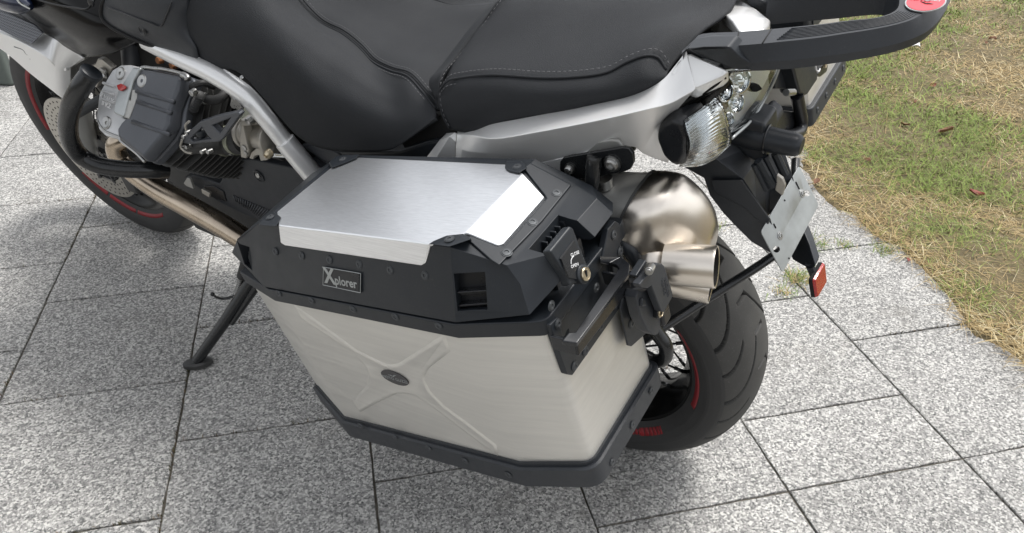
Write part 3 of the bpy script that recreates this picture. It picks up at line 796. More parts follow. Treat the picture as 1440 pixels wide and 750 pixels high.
# ---- rear face of the case: handle plate, handle, latch, lock
def zB(x, y): return (740 + x / 3.743, 340 + y / 3.743)
def zC(x, y): return (700 + x / 4.165, 220 + y / 4.165)
def quadx(pts, x, th, name, mt, parent, z=zB, bev=.0015, seg=2):
    P = [Q(*z(*p), x=x) for p in pts]
    bm = NB(); loft(bm, [P, [p - V(th, 0, 0) for p in P]]); return obj(name, bm, M_[mt], parent, bevel=bev, seg=seg)
# plate, a frame with a pocket in it
hp = quadx([(125, 440), (165, 400), (235, 330), (330, 200), (395, 120), (432, -65), (470, -110), (492, -95), (500, 60), (520, 110), (535, 190), (530, 280), (480, 370), (245, 705), (215, 700)], .3175, .009, 'handle_plate', 'plast', pan)
cb = NB()
pk = [Q(*zB(*p), x=.3175) for p in ((215, 575), (235, 582), (300, 560), (470, 300), (455, 120), (365, 95), (190, 330), (165, 380))]
loft(cb, [[p + V(.01, 0, 0) for p in pk], [p - V(.006, 0, 0) for p in pk]])
cut(hp, cb)
pb = NB()
pk2 = [p - V(.0062, 0, 0) for p in pk]; loft(pb, [pk2, [p - V(.003, 0, 0) for p in pk2]]); obj('pocket_back', pb, M_['glossp'], hp)
for x, y in ((132, 338), (168, 433), (370, 243), (462, -35), (495, 52), (467, 335), (515, 263), (392, 447), (313, 575), (255, 655)):
    screw(Q(*zB(x, y), x=.318), (1, 0, 0), hp, 1.05)
# handle: an outer wall with a rolled lip and two end walls
a0, a1, a2, a3 = [Q(*p, x=.350) for p in ((811, 482), (814, 502), (888.5, 404), (884, 386))]
bm = NB(); loft(bm, [[a0, a1, a2, a3], [p - V(.005, 0, 0) for p in (a0, a1, a2, a3)]])
# end walls back to the plate
def wall(pa, pb_, th):
    q = [pa, pb_, V(.315, pb_.y, pb_.z), V(.315, pa.y, pa.z)]
    return q
w0 = wall(a0, a1, .004); loft(bm, [w0, [p + V(0, .005, 0) for p in w0]])
w1 = wall(a3, a2, .004); loft(bm, [w1, [p - V(0, .005, 0) for p in w1]])
hd = obj('carry_handle', bm, M_['glossp'], pan, bevel=.002, seg=3)
oc_ = [Q(797, 464, x=.322), Q(790, 480, x=.338), Q(811, 483, x=.353), Q(884, 386, x=.353), Q(886, 371, x=.345), Q(873, 361, x=.328), Q(843, 360, x=.316)]
ic_ = [Q(x, y, z=o.z + .002) for (x, y), o in zip(((800, 461), (801, 467), (810, 466), (871, 377), (867, 372), (857, 369), (844, 366)), oc_)]
bm = NB(); loft(bm, [[o, i_, i_ - V(.001, 0, .006), o - V(.001, 0, .006)] for o, i_ in zip(oc_, ic_)])
obj('handle_rim', bm, M_['glossp'], hd, bevel=.002, seg=3)
# latch lever with ribs behind it
lt = empty('latch_lever', Matrix.Identity(4)); lt.parent = pan; bpy.data.objects.remove(lt)
def zq(pts, x0, k, d=0):
    """points on the slanting latch plane  x = x0 + k*(z-.80)"""
    out = []
    for p in pts:
        r = Q.R @ cam_ray(*p); n = V(1, 0, -k); P0 = V(x0 + d, 0, .80); t = (P0 - Q.c).dot(n) / r.dot(n); out.append(Q.c + r * t)
    return out
lvp = zq([zC(302, 555), zC(425, 405), zC(445, 420), zC(525, 632), zC(528, 680), zC(480, 735), zC(420, 760), zC(400, 700)], .326, -.25)
bm = NB(); loft(bm, [lvp, [p - V(.012, 0, .004) for p in lvp]])
lever = obj('latch_lever', bm, M_['plast'], lid, bevel=.003, seg=3)
fcp = zq([zC(372, 600), zC(450, 495), zC(508, 628), zC(470, 720), zC(420, 712)], .3285, -.25)
bm = NB(); loft(bm, [fcp, [p - V(.004, 0, 0) for p in fcp]])
LN = V(1, 0, .25).normalized()
c_ = zq([zC(445, 600)], .3292, -.25)[0]
upd = (fcp[1] - fcp[0]).normalized()   # text runs from OPEN up to CLOSE
tm = face_mat(zq([zC(462, 570)], .3292, -.25)[0], LN, V(0, .75, .75))
def tx(s, px, ang, sz):
    p = zq([px], .3292, -.25)[0]; a = R_(ang)
    return text_bm(s, sz, face_mat(p, LN, V(0, -math.sin(a), math.cos(a))), .0002)
merge(bm, tx('CLOSE', zC(452, 571), -22, .0052), 1); merge(bm, tx('OPEN', zC(451, 640), -22, .0052), 1)
arc = zq([zC(430, 632), zC(429, 612), zC(435, 595), zC(445, 584)], .3292, -.25)
tube(bm, arc, .0005, seg=6, mi=1)
obj('lever_face', bm, [M_['plast2'], M_['white']], lever, bevel=0)
kp = zq([zC(497, 690)], .328, -.25)[0]
bm = NB()
lathe(bm, [(.0115, -.012), (.0115, .002), (.0095, .003)], axm(kp, LN), 24)
obj('lock_collar', bm, M_['plast'], lever, bevel=.001)
bm = NB(); MK = axm(kp + LN * .003, LN)
lathe(bm, [(.0078, 0), (.0078, .0022), (.0068, .003), (.0064, .0022), (.0062, .0022)], MK, 24)
obj('lock_barrel', bm, M_['brass'], lever)
bm = NB(); box(bm, kp + LN * .0054, (.0012, .0024, .0085), M=Matrix.Rotation(R_(-18), 4, 'X')); obj('key_slot', bm, M_['dark'], lever)
# ribs seen in the notch
for i in range(6):
    t = i / 5
    p = Q(*zC(250 + 125 * t, 512 - 150 * t), z=.795)
    bm = NB(); box(bm, (p.x + .003, p.y + .004, p.z - .022), (.008, .0025, .045)); obj('notch_rib', bm, M_['plast'], lid, bevel=.0006)
bm = NB(); box(bm, (.296, -.342, .745), (.008, .064, .06)); obj('notch_back', bm, M_['plast2'], lid)

# ---- small triangular plate and second latch clamped to the rack, on the inner rear corner
tp = [Q(*zB(*p), x=.318) for p in ((485, 350), (500, 290), (525, 192), (610, 195), (640, 465), (545, 550), (525, 545))]
bm = NB(); loft(bm, [tp, [p + V(.003, 0, 0) for p in tp]]); tri = obj('mounting_plate', bm, M_['grey'], pan, bevel=.0012)
screw(Q(*zB(555, 430), x=.3215), (1, 0, 0), tri, 1.2)
def zc(pts, x, th, name, mt, parent=None, bev=.003, seg=3):
    P = [Q(*zB(*p), x=x) for p in pts]
    bm = NB(); loft(bm, [P, [p - V(th, 0, 0) for p in P]]); return obj(name, bm, M_[mt], parent or pan, bevel=bev, seg=seg)
cl = zc([(578, 292), (590, 255), (612, 262), (640, 250), (655, 262), (668, 330), (712, 395), (706, 455), (695, 488), (680, 494), (640, 470), (605, 400)], .366, .016, 'rack_clamp', 'grey', bev=.0018)
zc([(612, 296), (632, 300), (640, 340), (610, 345)], .370, .008, 'clamp_tooth', 'plast', cl)
zc([(597, 225), (612, 205), (668, 140), (690, 114), (716, 116), (730, 130), (775, 282), (727, 372), (712, 368), (660, 232), (640, 246), (605, 242)], .380, .010, 'clamp_cover', 'grey', pan, bev=.0014)
zc([(578, 180), (632, 96), (640, 106), (592, 190)], .372, .010, 'clamp_lug', 'plast', pan, bev=.0015)
k2 = Q(*zB(690, 368), x=.368)
bm = NB(); lathe(bm, [(.0085, -.002), (.0085, .004)], axm(k2, (1, 0, 0)), 20); obj('clamp_collar', bm, M_['plast2'], cl, bevel=.0008)
bm = NB(); lathe(bm, [(.0066, .003), (.0066, .0052), (.0058, .006), (.0052, .0052)], axm(k2, (1, 0, 0)), 20)
obj('clamp_lock', bm, M_['brass'], cl)
bm = NB(); box(bm, k2 + V(.0057, 0, 0), (.0008, .0018, .007), M=Matrix.Rotation(R_(-20), 4, 'X')); obj('key_slot', bm, M_['dark'], cl)
bm = NB(); tube(bm, [Q(*zB(690, 312), x=.3675), Q(*zB(698, 298), x=.3675), Q(*zB(708, 322), x=.3675)], .0009, seg=6); obj('key_mark', bm, M_['white'], cl)
bp_ = Q(*zB(650, 140), x=.380)
bm = NB(); cyl(bm, bp_ + V(0, .004, 0), bp_ + V(.004, -.010, .004), .0052, 14); cyl(bm, bp_ + V(.004, -.010, .004), bp_ + V(.0045, -.0115, .0045), .0035, 14)
obj('clamp_bolt', bm, M_['zinc'], pan, bevel=.0008)
for s, px in (('HEPCO', (722, 240)), ('BECKER', (740, 240))):
    p = Q(*zB(*px), x=.3802); a = R_(-68)
    e1 = (Q(*zB(735, 300), x=.380) - Q(*zB(708, 175), x=.380)).normalized()
    yv = V(0, 0, 0) + V(1, 0, 0).cross(e1)
    bm = text_bm(s, .0075, face_mat(p, (1, 0, 0), yv), .0004, space=1.1)
    obj('cover_lettering', bm, M_['grey'], pan)

# stem joining the clamp to the mounting plate
bm = NB(); box(bm, (Q(*zB(640, 330), x=.345)), (.05, .022, .05)); obj('clamp_stem', bm, M_['plast2'], cl, bevel=.004)
# ================================================================== motorcycle
bike = empty('motorcycle', BIKE, 'black and silver touring motorcycle leaning on its side stand on the granite paving', 'motorcycle')
def pt(px, py, y): return L(px, py, y=y)
def wheel_frame(cx, cz, steer=0):
    M = Matrix.Translation((cx, 0, cz))
    if steer: M = M @ Matrix.Rotation(steer, 4, V(math.sin(R_(27)), 0, math.cos(R_(27))))
    return M
PROF = []
def prof_y(r):
    P = sorted(PROF); return float(np.interp(r, [p[0] for p in P], [p[1] for p in P]))
def tyre_obj(parent, Rr, hw, bead_r, bead_hw, M, groove, nth, ns, gd=.0075):
    """tyre with the tread grooves cut into its surface; s runs across the section"""
    prof = []
    nc = int(ns * .80); nw = (ns - nc) // 2
    S = np.concatenate([np.linspace(-1, -.60, nw, endpoint=False), np.linspace(-.60, .60, nc), np.linspace(1, .60, nw, endpoint=False)[::-1]]); ns = len(S)
    pts = []
    for s in S:
        a = abs(s)
        if a < .58:                                     # crown
            t = a / .58 * R_(78); y = hw * math.sin(t) / math.sin(R_(78)) * .97; r = Rr - (1 - math.cos(t)) * hw * .60
        else:
            u = (a - .58) / .42; r0 = Rr - (1 - math.cos(R_(78))) * hw * .60
            r = r0 + (bead_r - r0) * u; y = hw * .97 + hw * .05 * math.sin(u * math.pi) * 1 - (hw * .97 - bead_hw) * u ** 2.2
            if .30 < u < .34 or .40 < u < .44 or .62 < u < .66: y += .0009
        pts.append((r, math.copysign(y, s) if a > 1e-9 else 0))
    pts = np.array(pts)
    th = np.linspace(0, 2 * np.pi, nth, endpoint=False)
    Rg = np.repeat(pts[None, :, 0], nth, 0); Yg = np.repeat(pts[None, :, 1], nth, 0)
    g = groove(th[:, None], S[None, :]) if groove else 0
    Rg = Rg - gd * g
    X = np.stack([Rg * np.cos(th)[:, None], Yg * (1 - .02 * g), Rg * np.sin(th)[:, None]], 2).reshape(-1, 3)
    i = np.arange(nth)[:, None]; j = np.arange(ns - 1)[None, :]; i2 = (i + 1) % nth
    F_ = np.stack([i * ns + j, i * ns + j + 1, i2 * ns + j + 1, i2 * ns + j], 2).reshape(-1, 4)
    me = bpy.data.meshes.new('tyre'); me.vertices.add(len(X)); me.vertices.foreach_set('co', X.ravel())
    me.loops.add(F_.size); me.loops.foreach_set('vertex_index', F_.ravel().astype(np.int32))
    me.polygons.add(len(F_)); me.polygons.foreach_set('loop_start', np.arange(0, F_.size, 4, dtype=np.int32)); me.update(calc_edges=True)
    me.polygons.foreach_set('use_smooth', [True] * len(F_)); 
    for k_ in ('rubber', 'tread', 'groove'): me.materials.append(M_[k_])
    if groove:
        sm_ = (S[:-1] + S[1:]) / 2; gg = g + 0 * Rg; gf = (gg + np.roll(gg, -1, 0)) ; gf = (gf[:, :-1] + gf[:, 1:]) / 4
        mi = np.where(np.abs(sm_)[None, :] < .53, 1, 0) + np.zeros((nth, 1)); mi = np.where(gf > .5, 2, mi)  # groove faces take the painted shade colour
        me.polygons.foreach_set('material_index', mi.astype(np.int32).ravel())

    o = bpy.data.objects.new('tyre', me); col.objects.link(o); o.parent = parent; o['_'] = 0; del o['_']; PROF.clear(); PROF.extend((r, abs(y)) for (r, y), s in zip(pts, S) if s > .58); return o
def soft(d, wd, e=.0045):
    return np.clip((wd - np.abs(d)) / e + .5, 0, 1)
def band(a, lo, hi, e=.008):
    return np.clip((a - lo) / e + .5, 0, 1) * np.clip((hi - a) / e + .5, 0, 1)
def groove_rear(th, s):
    # long grooves sweeping from the shoulder to the middle, hooked at the inner end, with short ones between
    out = np.zeros(np.broadcast(th, s).shape); N = 14; per = 2 * np.pi / N
    for side in (-1, 1):
        a = s * side; ac = np.clip(a, 0, 1); f = (2.3 * ac - 2.1 * ac ** 2) * .72; o = 0 if side > 0 else per / 2
        ph = (th + f + o) % per - per / 2
        out = np.maximum(out, soft(ph, .0115 + .012 * ac) * band(a, .05, .53))
        ph2 = (th + .08 + o) % per - per / 2
        out = np.maximum(out, soft(ph2, .012) * band(a, -.10, .055))
        ph3 = (th + f + per * .46 + o) % per - per / 2
        out = np.maximum(out, soft(ph3, .010 + .008 * ac) * band(a, .22, .54))
        ph4 = (th + .02 + per * .46 + f * .2 + o) % per - per / 2
        out = np.maximum(out, soft(ph4 + .30, .011) * band(a, .12, .225))
    return out
def groove_front(th, s):
    out = np.zeros(np.broadcast(th, s).shape); N = 26; per = 2 * np.pi / N
    for side in (-1, 1):
        a = s * side; ph = (th + a * .35 + (0 if side > 0 else per / 2)) % per - per / 2
        out = np.maximum(out, soft(ph, .014) * band(a, .08, .52))
    return np.maximum(out, (np.abs(s) < .03) * np.ones_like(th))
def ringm(bm, prof, seg=96, mi=0):
    """profile of (r, y) swept round the y axis, closed"""
    loops = [[V(r * math.cos(t), y, r * math.sin(t)) for r, y in prof] for t in [2 * math.pi * k / seg for k in range(seg)]]
    Rg = [[bm.verts.new(p) for p in lp] for lp in loops]; n = len(prof)
    for a, b in zip(Rg, Rg[1:] + Rg[:1]):
        for i in range(n):
            j = (i + 1) % n; f = bm.faces.new((a[i], a[j], b[j], b[i])); f.material_index = mi
def arc_strip(bm, r0, r1, y, t0, t1, n=24, th=.0008):
    A_ = []; sgn = -1 if y < 0 else 1
    for k in range(n + 1):
        t = t0 + (t1 - t0) * k / n; c, s_ = math.cos(t), math.sin(t)
        rm = (r0 + r1) / 2; ya, ym, yb = [prof_y(q) * sgn for q in (r0, rm, r1)]
        A_.append([V(r0 * c, ya - .002 * sgn, r0 * s_), V(r1 * c, yb - .002 * sgn, r1 * s_), V(r1 * c, yb + th * sgn, r1 * s_), V(rm * c, ym + th * sgn, rm * s_), V(r0 * c, ya + th * sgn, r0 * s_)])
    loft(bm, A_)
def build_wheel(name, M, Rr, hw, rimr, rimhw, groove, nth, ns, nspk, hubr, hubw, stripe, stripe_r, stripe_y):
    w = empty(name, Matrix.Identity(4)); w.parent = bike; w.matrix_local = M
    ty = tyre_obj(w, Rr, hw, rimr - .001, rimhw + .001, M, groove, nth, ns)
    bm = NB(); h = rimhw
    ringm(bm, [(rimr + .010, -h - .004), (rimr + .012, -h), (rimr, -h + .006), (rimr - .006, -h * .62), (rimr - .024, -h * .30), (rimr - .026, 0), (rimr - .024, h * .30), (rimr - .006, h * .62), (rimr, h - .006), (rimr + .012, h), (rimr + .010, h + .004), (rimr - .006, h - .002), (rimr - .014, h * .62), (rimr - .031, h * .3), (rimr - .033, 0), (rimr - .031, -h * .3), (rimr - .014, -h * .62), (rimr - .006, -h + .002)])
    rim_ = obj('rim', bm, M_['gloss'], w, sharp=40)
    for a0, a1 in stripe:
        bm = NB(); arc_strip(bm, stripe_r - .0045, stripe_r + .0055, -stripe_y, a0, a1); obj('red_rim_stripe', bm, M_['red'], w, sharp=0)
    bm = NB(); MM = Matrix.Rotation(math.pi / 2, 4, 'X')
    lathe(bm, [(hubr * .45, -hubw - .02), (hubr * .5, -hubw), (hubr, -hubw + .004), (hubr, -hubw + .012), (hubr * .62, -hubw + .02), (hubr * .62, hubw - .02), (hubr, hubw - .012), (hubr, hubw - .004), (hubr * .5, hubw)], MM, 32)
    obj('hub', bm, M_['fin'], w)
    sp = None
    for k in range(nspk):
        side = -1 if k % 2 else 1; dr = 1 if (k // 2) % 2 else -1
        t = 2 * math.pi * k / nspk; t2 = t + dr * .42
        a = V(hubr * .96 * math.cos(t), side * (hubw - .008), hubr * .96 * math.sin(t)); b = V((rimr - .03) * math.cos(t2), side * .02, (rimr - .03) * math.sin(t2))
        bm = NB(); cyl(bm, a, b, .0021, 6); d = (b - a).normalized(); cyl(bm, b - d * .018, b, .0038, 6)
        obj('spoke', bm, M_['chrome'] if side < 0 and k % 5 == 0 and hubw > .055 else M_['pcoat'], w, sharp=0)
    return w
D = math.radians
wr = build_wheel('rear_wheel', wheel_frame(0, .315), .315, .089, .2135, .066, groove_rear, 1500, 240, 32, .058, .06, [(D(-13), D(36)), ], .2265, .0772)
# red lettering blocks on the sidewall
bm = NB()
a = -72
for wd in (1.6, 2.0, 1.6, 1.6, 1.2, 1.6, 1.4):
    arc_strip(bm, .224, .233, -.0772, D(a), D(a + wd), 3); a += wd + .6
a = -58
for wd in (2.6, 2.6, 2.0, 2.0, 1.6, 1.2):
    arc_strip(bm, .222, .235, -.0772, D(a), D(a + wd), 3); a += wd + .5
obj('tyre_lettering', bm, M_['red'], wr, sharp=0)
# final drive and swing arm behind the wheel
bm = NB(); MM = Matrix.Translation((0, .13, .315)) @ Matrix.Rotation(math.pi / 2, 4, 'X')
lathe(bm, [(.04, -.06), (.085, -.045), (.098, -.02), (.098, .02), (.07, .05), (.03, .06)], MM, 32); obj('final_drive', bm, M_['headsilver'], bike)
bm = NB(); tube(bm, [(-.05, .14, .33), (-.25, .14, .35), (-.52, .10, .38)], [.05, .045, .05], flat=1.2, seg=14); tube(bm, [(-.52, -.02, .38), (-.50, .10, .38)], .05); obj('swing_arm', bm, M_['fin'], bike)
ST = R_(1.98)
PROF_R = list(PROF)
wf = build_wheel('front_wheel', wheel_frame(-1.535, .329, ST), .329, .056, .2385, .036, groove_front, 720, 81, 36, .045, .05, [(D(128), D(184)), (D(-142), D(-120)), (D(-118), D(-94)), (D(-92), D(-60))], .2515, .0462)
# front brake discs, carrier, caliper, fork leg
def brake_disc(parent, y, r0, r1):
    bm = NB(); ringm(bm, [(r0, y - .0025), (r1, y - .0025), (r1, y + .0025), (r0, y + .0025)], 72)
    o = obj('brake_disc', bm, M_['disc'], parent, sharp=30)
    bm = NB()
    for k in range(42):
        for q in range(3):
            t = 2 * math.pi * (k + q * .33) / 42; r = r0 + (r1 - r0) * (.22 + .28 * q); c = V(r * math.cos(t), y - .0026, r * math.sin(t))
            disc(bm, c, (0, -1, 0), .0032, .0032, (0, 0, 1), .0002, 8)
    obj('disc_hole', bm, M_['dark'], o, sharp=0)['kind'] = 'stuff'
    bm = NB()
    for k in range(10):
        t = 2 * math.pi * k / 10; cyl(bm, (r0 * math.cos(t), y - .004, r0 * math.sin(t)), (r0 * math.cos(t), y + .004, r0 * math.sin(t)), .008, 12)
        tube(bm, [(.045 * math.cos(t + .3), y, .045 * math.sin(t + .3)), (r0 * math.cos(t), y, r0 * math.sin(t))], .006, smooth=False, seg=6)
    obj('disc_carrier', bm, M_['pcoat'], o)
    return o
brake_disc(wf, -.078, .105, .160); brake_disc(wf, .078, .105, .160)
FW = wheel_frame(-1.535, .329, ST)
def fw(x, y, z): return FW @ V(x, y, z)
rk = V(math.sin(R_(27)), 0, math.cos(R_(27)))
for sd in (-1, 1):
    bm = NB()
    A_ = fw(.045, sd * .105, .03); B_ = A_ + rk * .30
    tube(bm, [A_ - rk * .03, A_ + rk * .05, A_ + rk * .16, B_], [.024, .030, .030, .028], seg=20); obj('fork_leg', bm, M_['silver2'], bike)
    bm = NB(); tube(bm, [B_ + rk * .0, B_ + rk * .36], .0245, smooth=False, seg=20); obj('fork_tube', bm, M_['chrome'], bike)
    bm = NB()
    c_ = fw(.135, sd * .082, -.015)
    for zz in (-.05, .0):
        tube(bm, [c_ + V(.01, 0, zz + .0), c_ + V(.0, sd * -.04, zz)], .026, smooth=False, seg=14)
    box(bm, c_ + V(0, sd * -.012, -.02), (.05, .05, .13)); obj('brake_caliper', bm, M_['fin'], bike, bevel=.005)
# ================================================================== engine
def zA(x, y): return (120 + x / 3.947, 70 + y / 3.947)
def zE(x, y): return (240 + x / 5, 90 + y / 5)
def zF(x, y): return (240 + x / 4.687, 180 + y / 4.687)
n45 = V(0, -.7071, .7071)
CV0 = .985
def cv(px, py, lift=0): return L(px, py, pl=(CV0 + lift * 1.4142, 0, 1))
cyl_ = empty('cylinder', Matrix.Identity(4)); cyl_.parent = bike; cyl_.matrix_local = Matrix.Identity(4)
base_o = [(150,112),(195,86),(245,84),(310,92),(385,106),(470,122),(560,140),(576,165),(562,215),(540,270),(522,335),(512,425),(470,492),(410,560),(345,628),(262,560),(190,503),(110,480),(70,445),(62,345),(75,245),(105,190),(128,148)]
P0_ = [cv(*zA(*p)) for p in base_o]
bm = NB(); loft(bm, [[p - n45 * .034 for p in P0_], [p - n45 * .012 for p in P0_]])
obj('valve_cover', bm, M_['headgrey'], cyl_, bevel=.006, seg=3)
# silver part on the spark plug side
so = [(150,112),(195,86),(245,84),(312,98),(275,150),(245,225),(218,300),(205,372),(215,380),(238,384),(212,415),(192,450),(190,500),(110,478),(72,440),(64,350),(75,245),(105,190),(128,148)]
S0_ = [cv(*zA(*p)) for p in so]
bm = NB(); loft(bm, [[p - n45 * .013 for p in S0_], [p + n45 * .000 for p in S0_]])
obj('cover_plate', bm, M_['headsilver'], cyl_, bevel=.003, seg=3)
# dark finned part
do_ = [(312,100),(385,112),(470,128),(545,144),(560,165),(548,225),(522,285),(500,340),(492,420),(462,482),(400,555),(345,622),(262,556),(196,500),(192,455),(215,418),(245,388),(268,320),(285,290),(278,222),(252,222),(275,160)]
D0_ = [cv(*zA(*p), .004) for p in do_]
cD = sum(D0_, V(0, 0, 0)) / len(D0_)
bm = NB(); loft(bm, [[p - n45 * .016 for p in D0_], [p - n45 * .002 for p in D0_], [cD + (p - cD) * .93 + n45 * .010 for p in D0_]])
obj('cover_hood', bm, M_['headgrey'], cyl_, bevel=.005, seg=3)
def strip(pix, lift, wdt, h, name, mt, par=cyl_, bev=.0012):
    P = [cv(*zA(*p), lift) for p in pix]; bm = NB(); tube(bm, P, wdt, seg=8, k=5, up=n45, flat=h); return obj(name, bm, M_[mt], par, sharp=0)
# bright machined edge
strip([(560,146),(520,128),(430,108),(380,104),(325,98),(300,112),(265,165),(240,235),(218,300),(207,365)], .010, .0032, 1, 'machined_edge', 'zinc')
strip([(538,140),(562,150),(570,165)], .011, .006, 1, 'machined_edge', 'zinc')
strip([(66,345),(76,400),(108,448),(150,470),(188,486),(196,505),(240,540),(290,580),(330,622)], -.002, .0032, 1, 'machined_edge', 'zinc')
# ribs across the dark hood
for a_, b_ in (((285,232),(492,292)), ((290,288),(476,352)), ((262,400),(468,472))):
    A_, B_ = cv(*zA(*a_), .014), cv(*zA(*b_), .012)
    bm = NB(); tube(bm, [A_, B_], [.0042, .0042], smooth=False, seg=8); obj('hood_rib', bm, M_['headgrey'], cyl_, sharp=0)
# raised saddle bar between plugs
bo_ = [(228,150),(262,95),(305,100),(262,170),(240,240),(205,375),(165,358),(150,345),(178,230)]
bm = NB(); B0_ = [cv(*zA(*p), .020) for p in bo_]; loft(bm, [[p - n45 * .022 for p in B0_], [p for p in B0_]]); obj('saddle_bar', bm, M_['plate'], cyl_, bevel=.004, seg=3)
bo_ = [(258,222),(288,222),(282,268),(275,292),(240,384),(210,375),(232,282),(250,280)]
bm = NB(); B0_ = [cv(*zA(*p), .016) for p in bo_]; loft(bm, [[p - n45 * .018 for p in B0_], [p for p in B0_]]); obj('saddle_clip', bm, M_['silver2'], cyl_, bevel=.002, seg=2)
# red emblem on the bar
rp_ = [(180,200),(205,190),(230,205),(228,218),(205,232),(188,225)]
bm = NB(); B0_ = [cv(*zA(*p), .021) for p in rp_]; loft(bm, [B0_, [p + n45 * .003 for p in B0_]]); obj('red_emblem', bm, M_['redlens'], cyl_, bevel=.001)
# cover bolts
for x, y, lf in ((197,133,.0), (318,175,.012), (120,407,.0), (240,452,.010)):
    c = cv(*zA(x, y), lf); bm = NB()
    lathe(bm, [(.0125, -.008), (.0125, .002), (.0110, .0032), (.0090, .0026), (.0080, .0026), (.0036, .0022), (.003, .0002)], axm(c, n45), 24)
    obj('cover_bolt', bm, M_['zinc'], cyl_)
# cast letters on the silver part
cl_ = cv(*zA(118, 285), .001)
e1 = (cv(*zA(150, 300)) - cv(*zA(85, 268))).normalized(); yv = n45.cross(e1)
for k, s in enumerate(('4 VALV', '8 V.2.')):
    c = cv(*zA(118, 272 + 34 * k), .001); merge_bm = text_bm(s, .013, face_mat(c, n45, yv), .0006, bold=.0003); obj('cast_lettering', merge_bm, M_['white'], cyl_)
for k in range(3):
    A_, B_ = cv(*zA(100, 205 + 45 * k - 20), .001), cv(*zA(165, 228 + 45 * k - 20), .001)
    bm = NB(); tube(bm, [A_, B_], .003, smooth=False, seg=6); obj('plate_rib', bm, M_['headsilver'], cyl_)
# cooling fins: rounded plates stacked down the barrel axis
FO = [(75,240),(150,112),(250,84),(400,108),(560,140),(578,200),(560,260),(545,330),(530,440),(480,510),(410,580),(350,632),(265,566),(190,508),(110,482),(68,440)]
F0_ = [cv(*zA(*p), 0) for p in FO]; fc = sum(F0_, V(0, 0, 0)) / len(F0_)
F0_ = rloop([fc + (p - fc) * 1.02 for p in F0_], .02, 2)
for k in range(16):
    o_ = -.040 - .0125 * k; sc = 1.0 if k < 9 else 1 - .02 * (k - 8)
    bm = NB(); Pk = [fc + (p - fc) * sc + n45 * o_ + V(.012 if k > 1 else 0, 0, 0) for p in F0_]
    loft(bm, [Pk, [p - n45 * .0028 for p in Pk]]); obj('cooling_fin', bm, M_['fin'], cyl_, bevel=.0008, seg=1)
bm = NB(); Pk = [fc + (p - fc) * .86 for p in F0_]; loft(bm, [[p - n45 * .25 for p in Pk], [p - n45 * .03 for p in Pk]]); obj('cylinder_barrel', bm, M_['fin'], cyl_)
# engine block, gearbox and the dark mass between the frame tubes
bm = NB()
box(bm, (-.92, 0, .38), (.34, .26, .28)); box(bm, (-.62, 0, .40), (.30, .22, .26)); box(bm, (-.74, .0, .60), (.44, .16, .26)); box(bm, (-1.13, 0, .52), (.12, .20, .22))
cyl(bm, (-1.10, 0, .40), (-1.17, 0, .40), .11, 28)
obj('engine_block', bm, M_['fin'], bike, bevel=.012, seg=2)
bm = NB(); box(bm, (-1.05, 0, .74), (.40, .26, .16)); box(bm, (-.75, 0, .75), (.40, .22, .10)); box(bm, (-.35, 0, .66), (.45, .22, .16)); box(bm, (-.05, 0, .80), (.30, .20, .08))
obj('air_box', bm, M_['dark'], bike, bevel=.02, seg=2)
# right cylinder (mirror of the near one, hidden side)
bm = NB()
m45 = V(0, .7071, .7071)
def mir(p): return V(p.x, -p.y, p.z)
Pm_ = [mir(p) for p in P0_]; loft(bm, [[p - m45 * .27 for p in Pm_], [p for p in Pm_]]); obj('far_cylinder', bm, M_['fin'], bike, bevel=.006)
# crash bar: thick black tube round the cylinder
gp_ = [(140, 88, -.245), (128, 103, -.262), (112, 126, -.285), (98, 158, -.300), (97, 190, -.300), (110, 216, -.290), (138, 232, -.275), (175, 238, -.25), (210, 239, -.22), (235, 240, -.19)]
bm = NB(); tube(bm, [pt(*p) for p in gp_[1:]], .0185, k=6, seg=20); cb_ = obj('crash_bar', bm, M_['pcoat'], bike)
a = pt(128, 103, -.262); b = pt(112, 126, -.285); d = (a - b).normalized()
bm = NB(); lathe(bm, [(.0200, -.002), (.0200, .004), (.017, .006)], axm(a, d), 24); obj('bar_end_cap', bm, M_['plast'], cb_)
# cast bracket behind the bar end
bm = NB(); q = [pt(x, y, -.20) for x, y in ((118, 97), (134, 90), (137, 83), (143, 84), (158, 97), (152, 108), (140, 112), (136, 124), (126, 118), (132, 104))]
loft(bm, [q, [p + V(0, .012, 0) for p in q]]); br = obj('bar_bracket', bm, M_['cast'], bike, bevel=.002)
bm = NB(); c = pt(147, 102, -.203); lathe(bm, [(.011, 0), (.011, .004), (.007, .006), (.004, .003)], axm(c, (0, -1, 0)), 16); obj('bracket_bolt', bm, M_['zinc'], br)
# exhaust header
hp_ = [(176, 196, -.185), (163, 205, -.20), (170, 226, -.205), (195, 248, -.203), (230, 271, -.20), (268, 292, -.198), (310, 316, -.195), (350, 341, -.19), (400, 372, -.18), (470, 405, -.16)]
bm = NB(); tube(bm, [pt(*p) for p in hp_], [.020, .021, .022, .0235, .025, .0255, .0255, .0255, .0255, .0255], k=7, seg=28); hdr = obj('exhaust_pipe', bm, M_['pipe'], bike)
# strap marks: bright tab and small cast piece on the pipe heat cover
for q, mt in (([(263, 250), (267, 252), (272, 266), (262, 262), (258, 258)], 'silver2'), ([(283, 266), (295, 272), (294, 278), (284, 272)], 'cast')):
    P = [pt(x, y, -.188) for x, y in q]; bm = NB(); loft(bm, [P, [p + V(0, .006, 0) for p in P]]); obj('heat_shield_tab', bm, M_[mt], bike, bevel=.001)
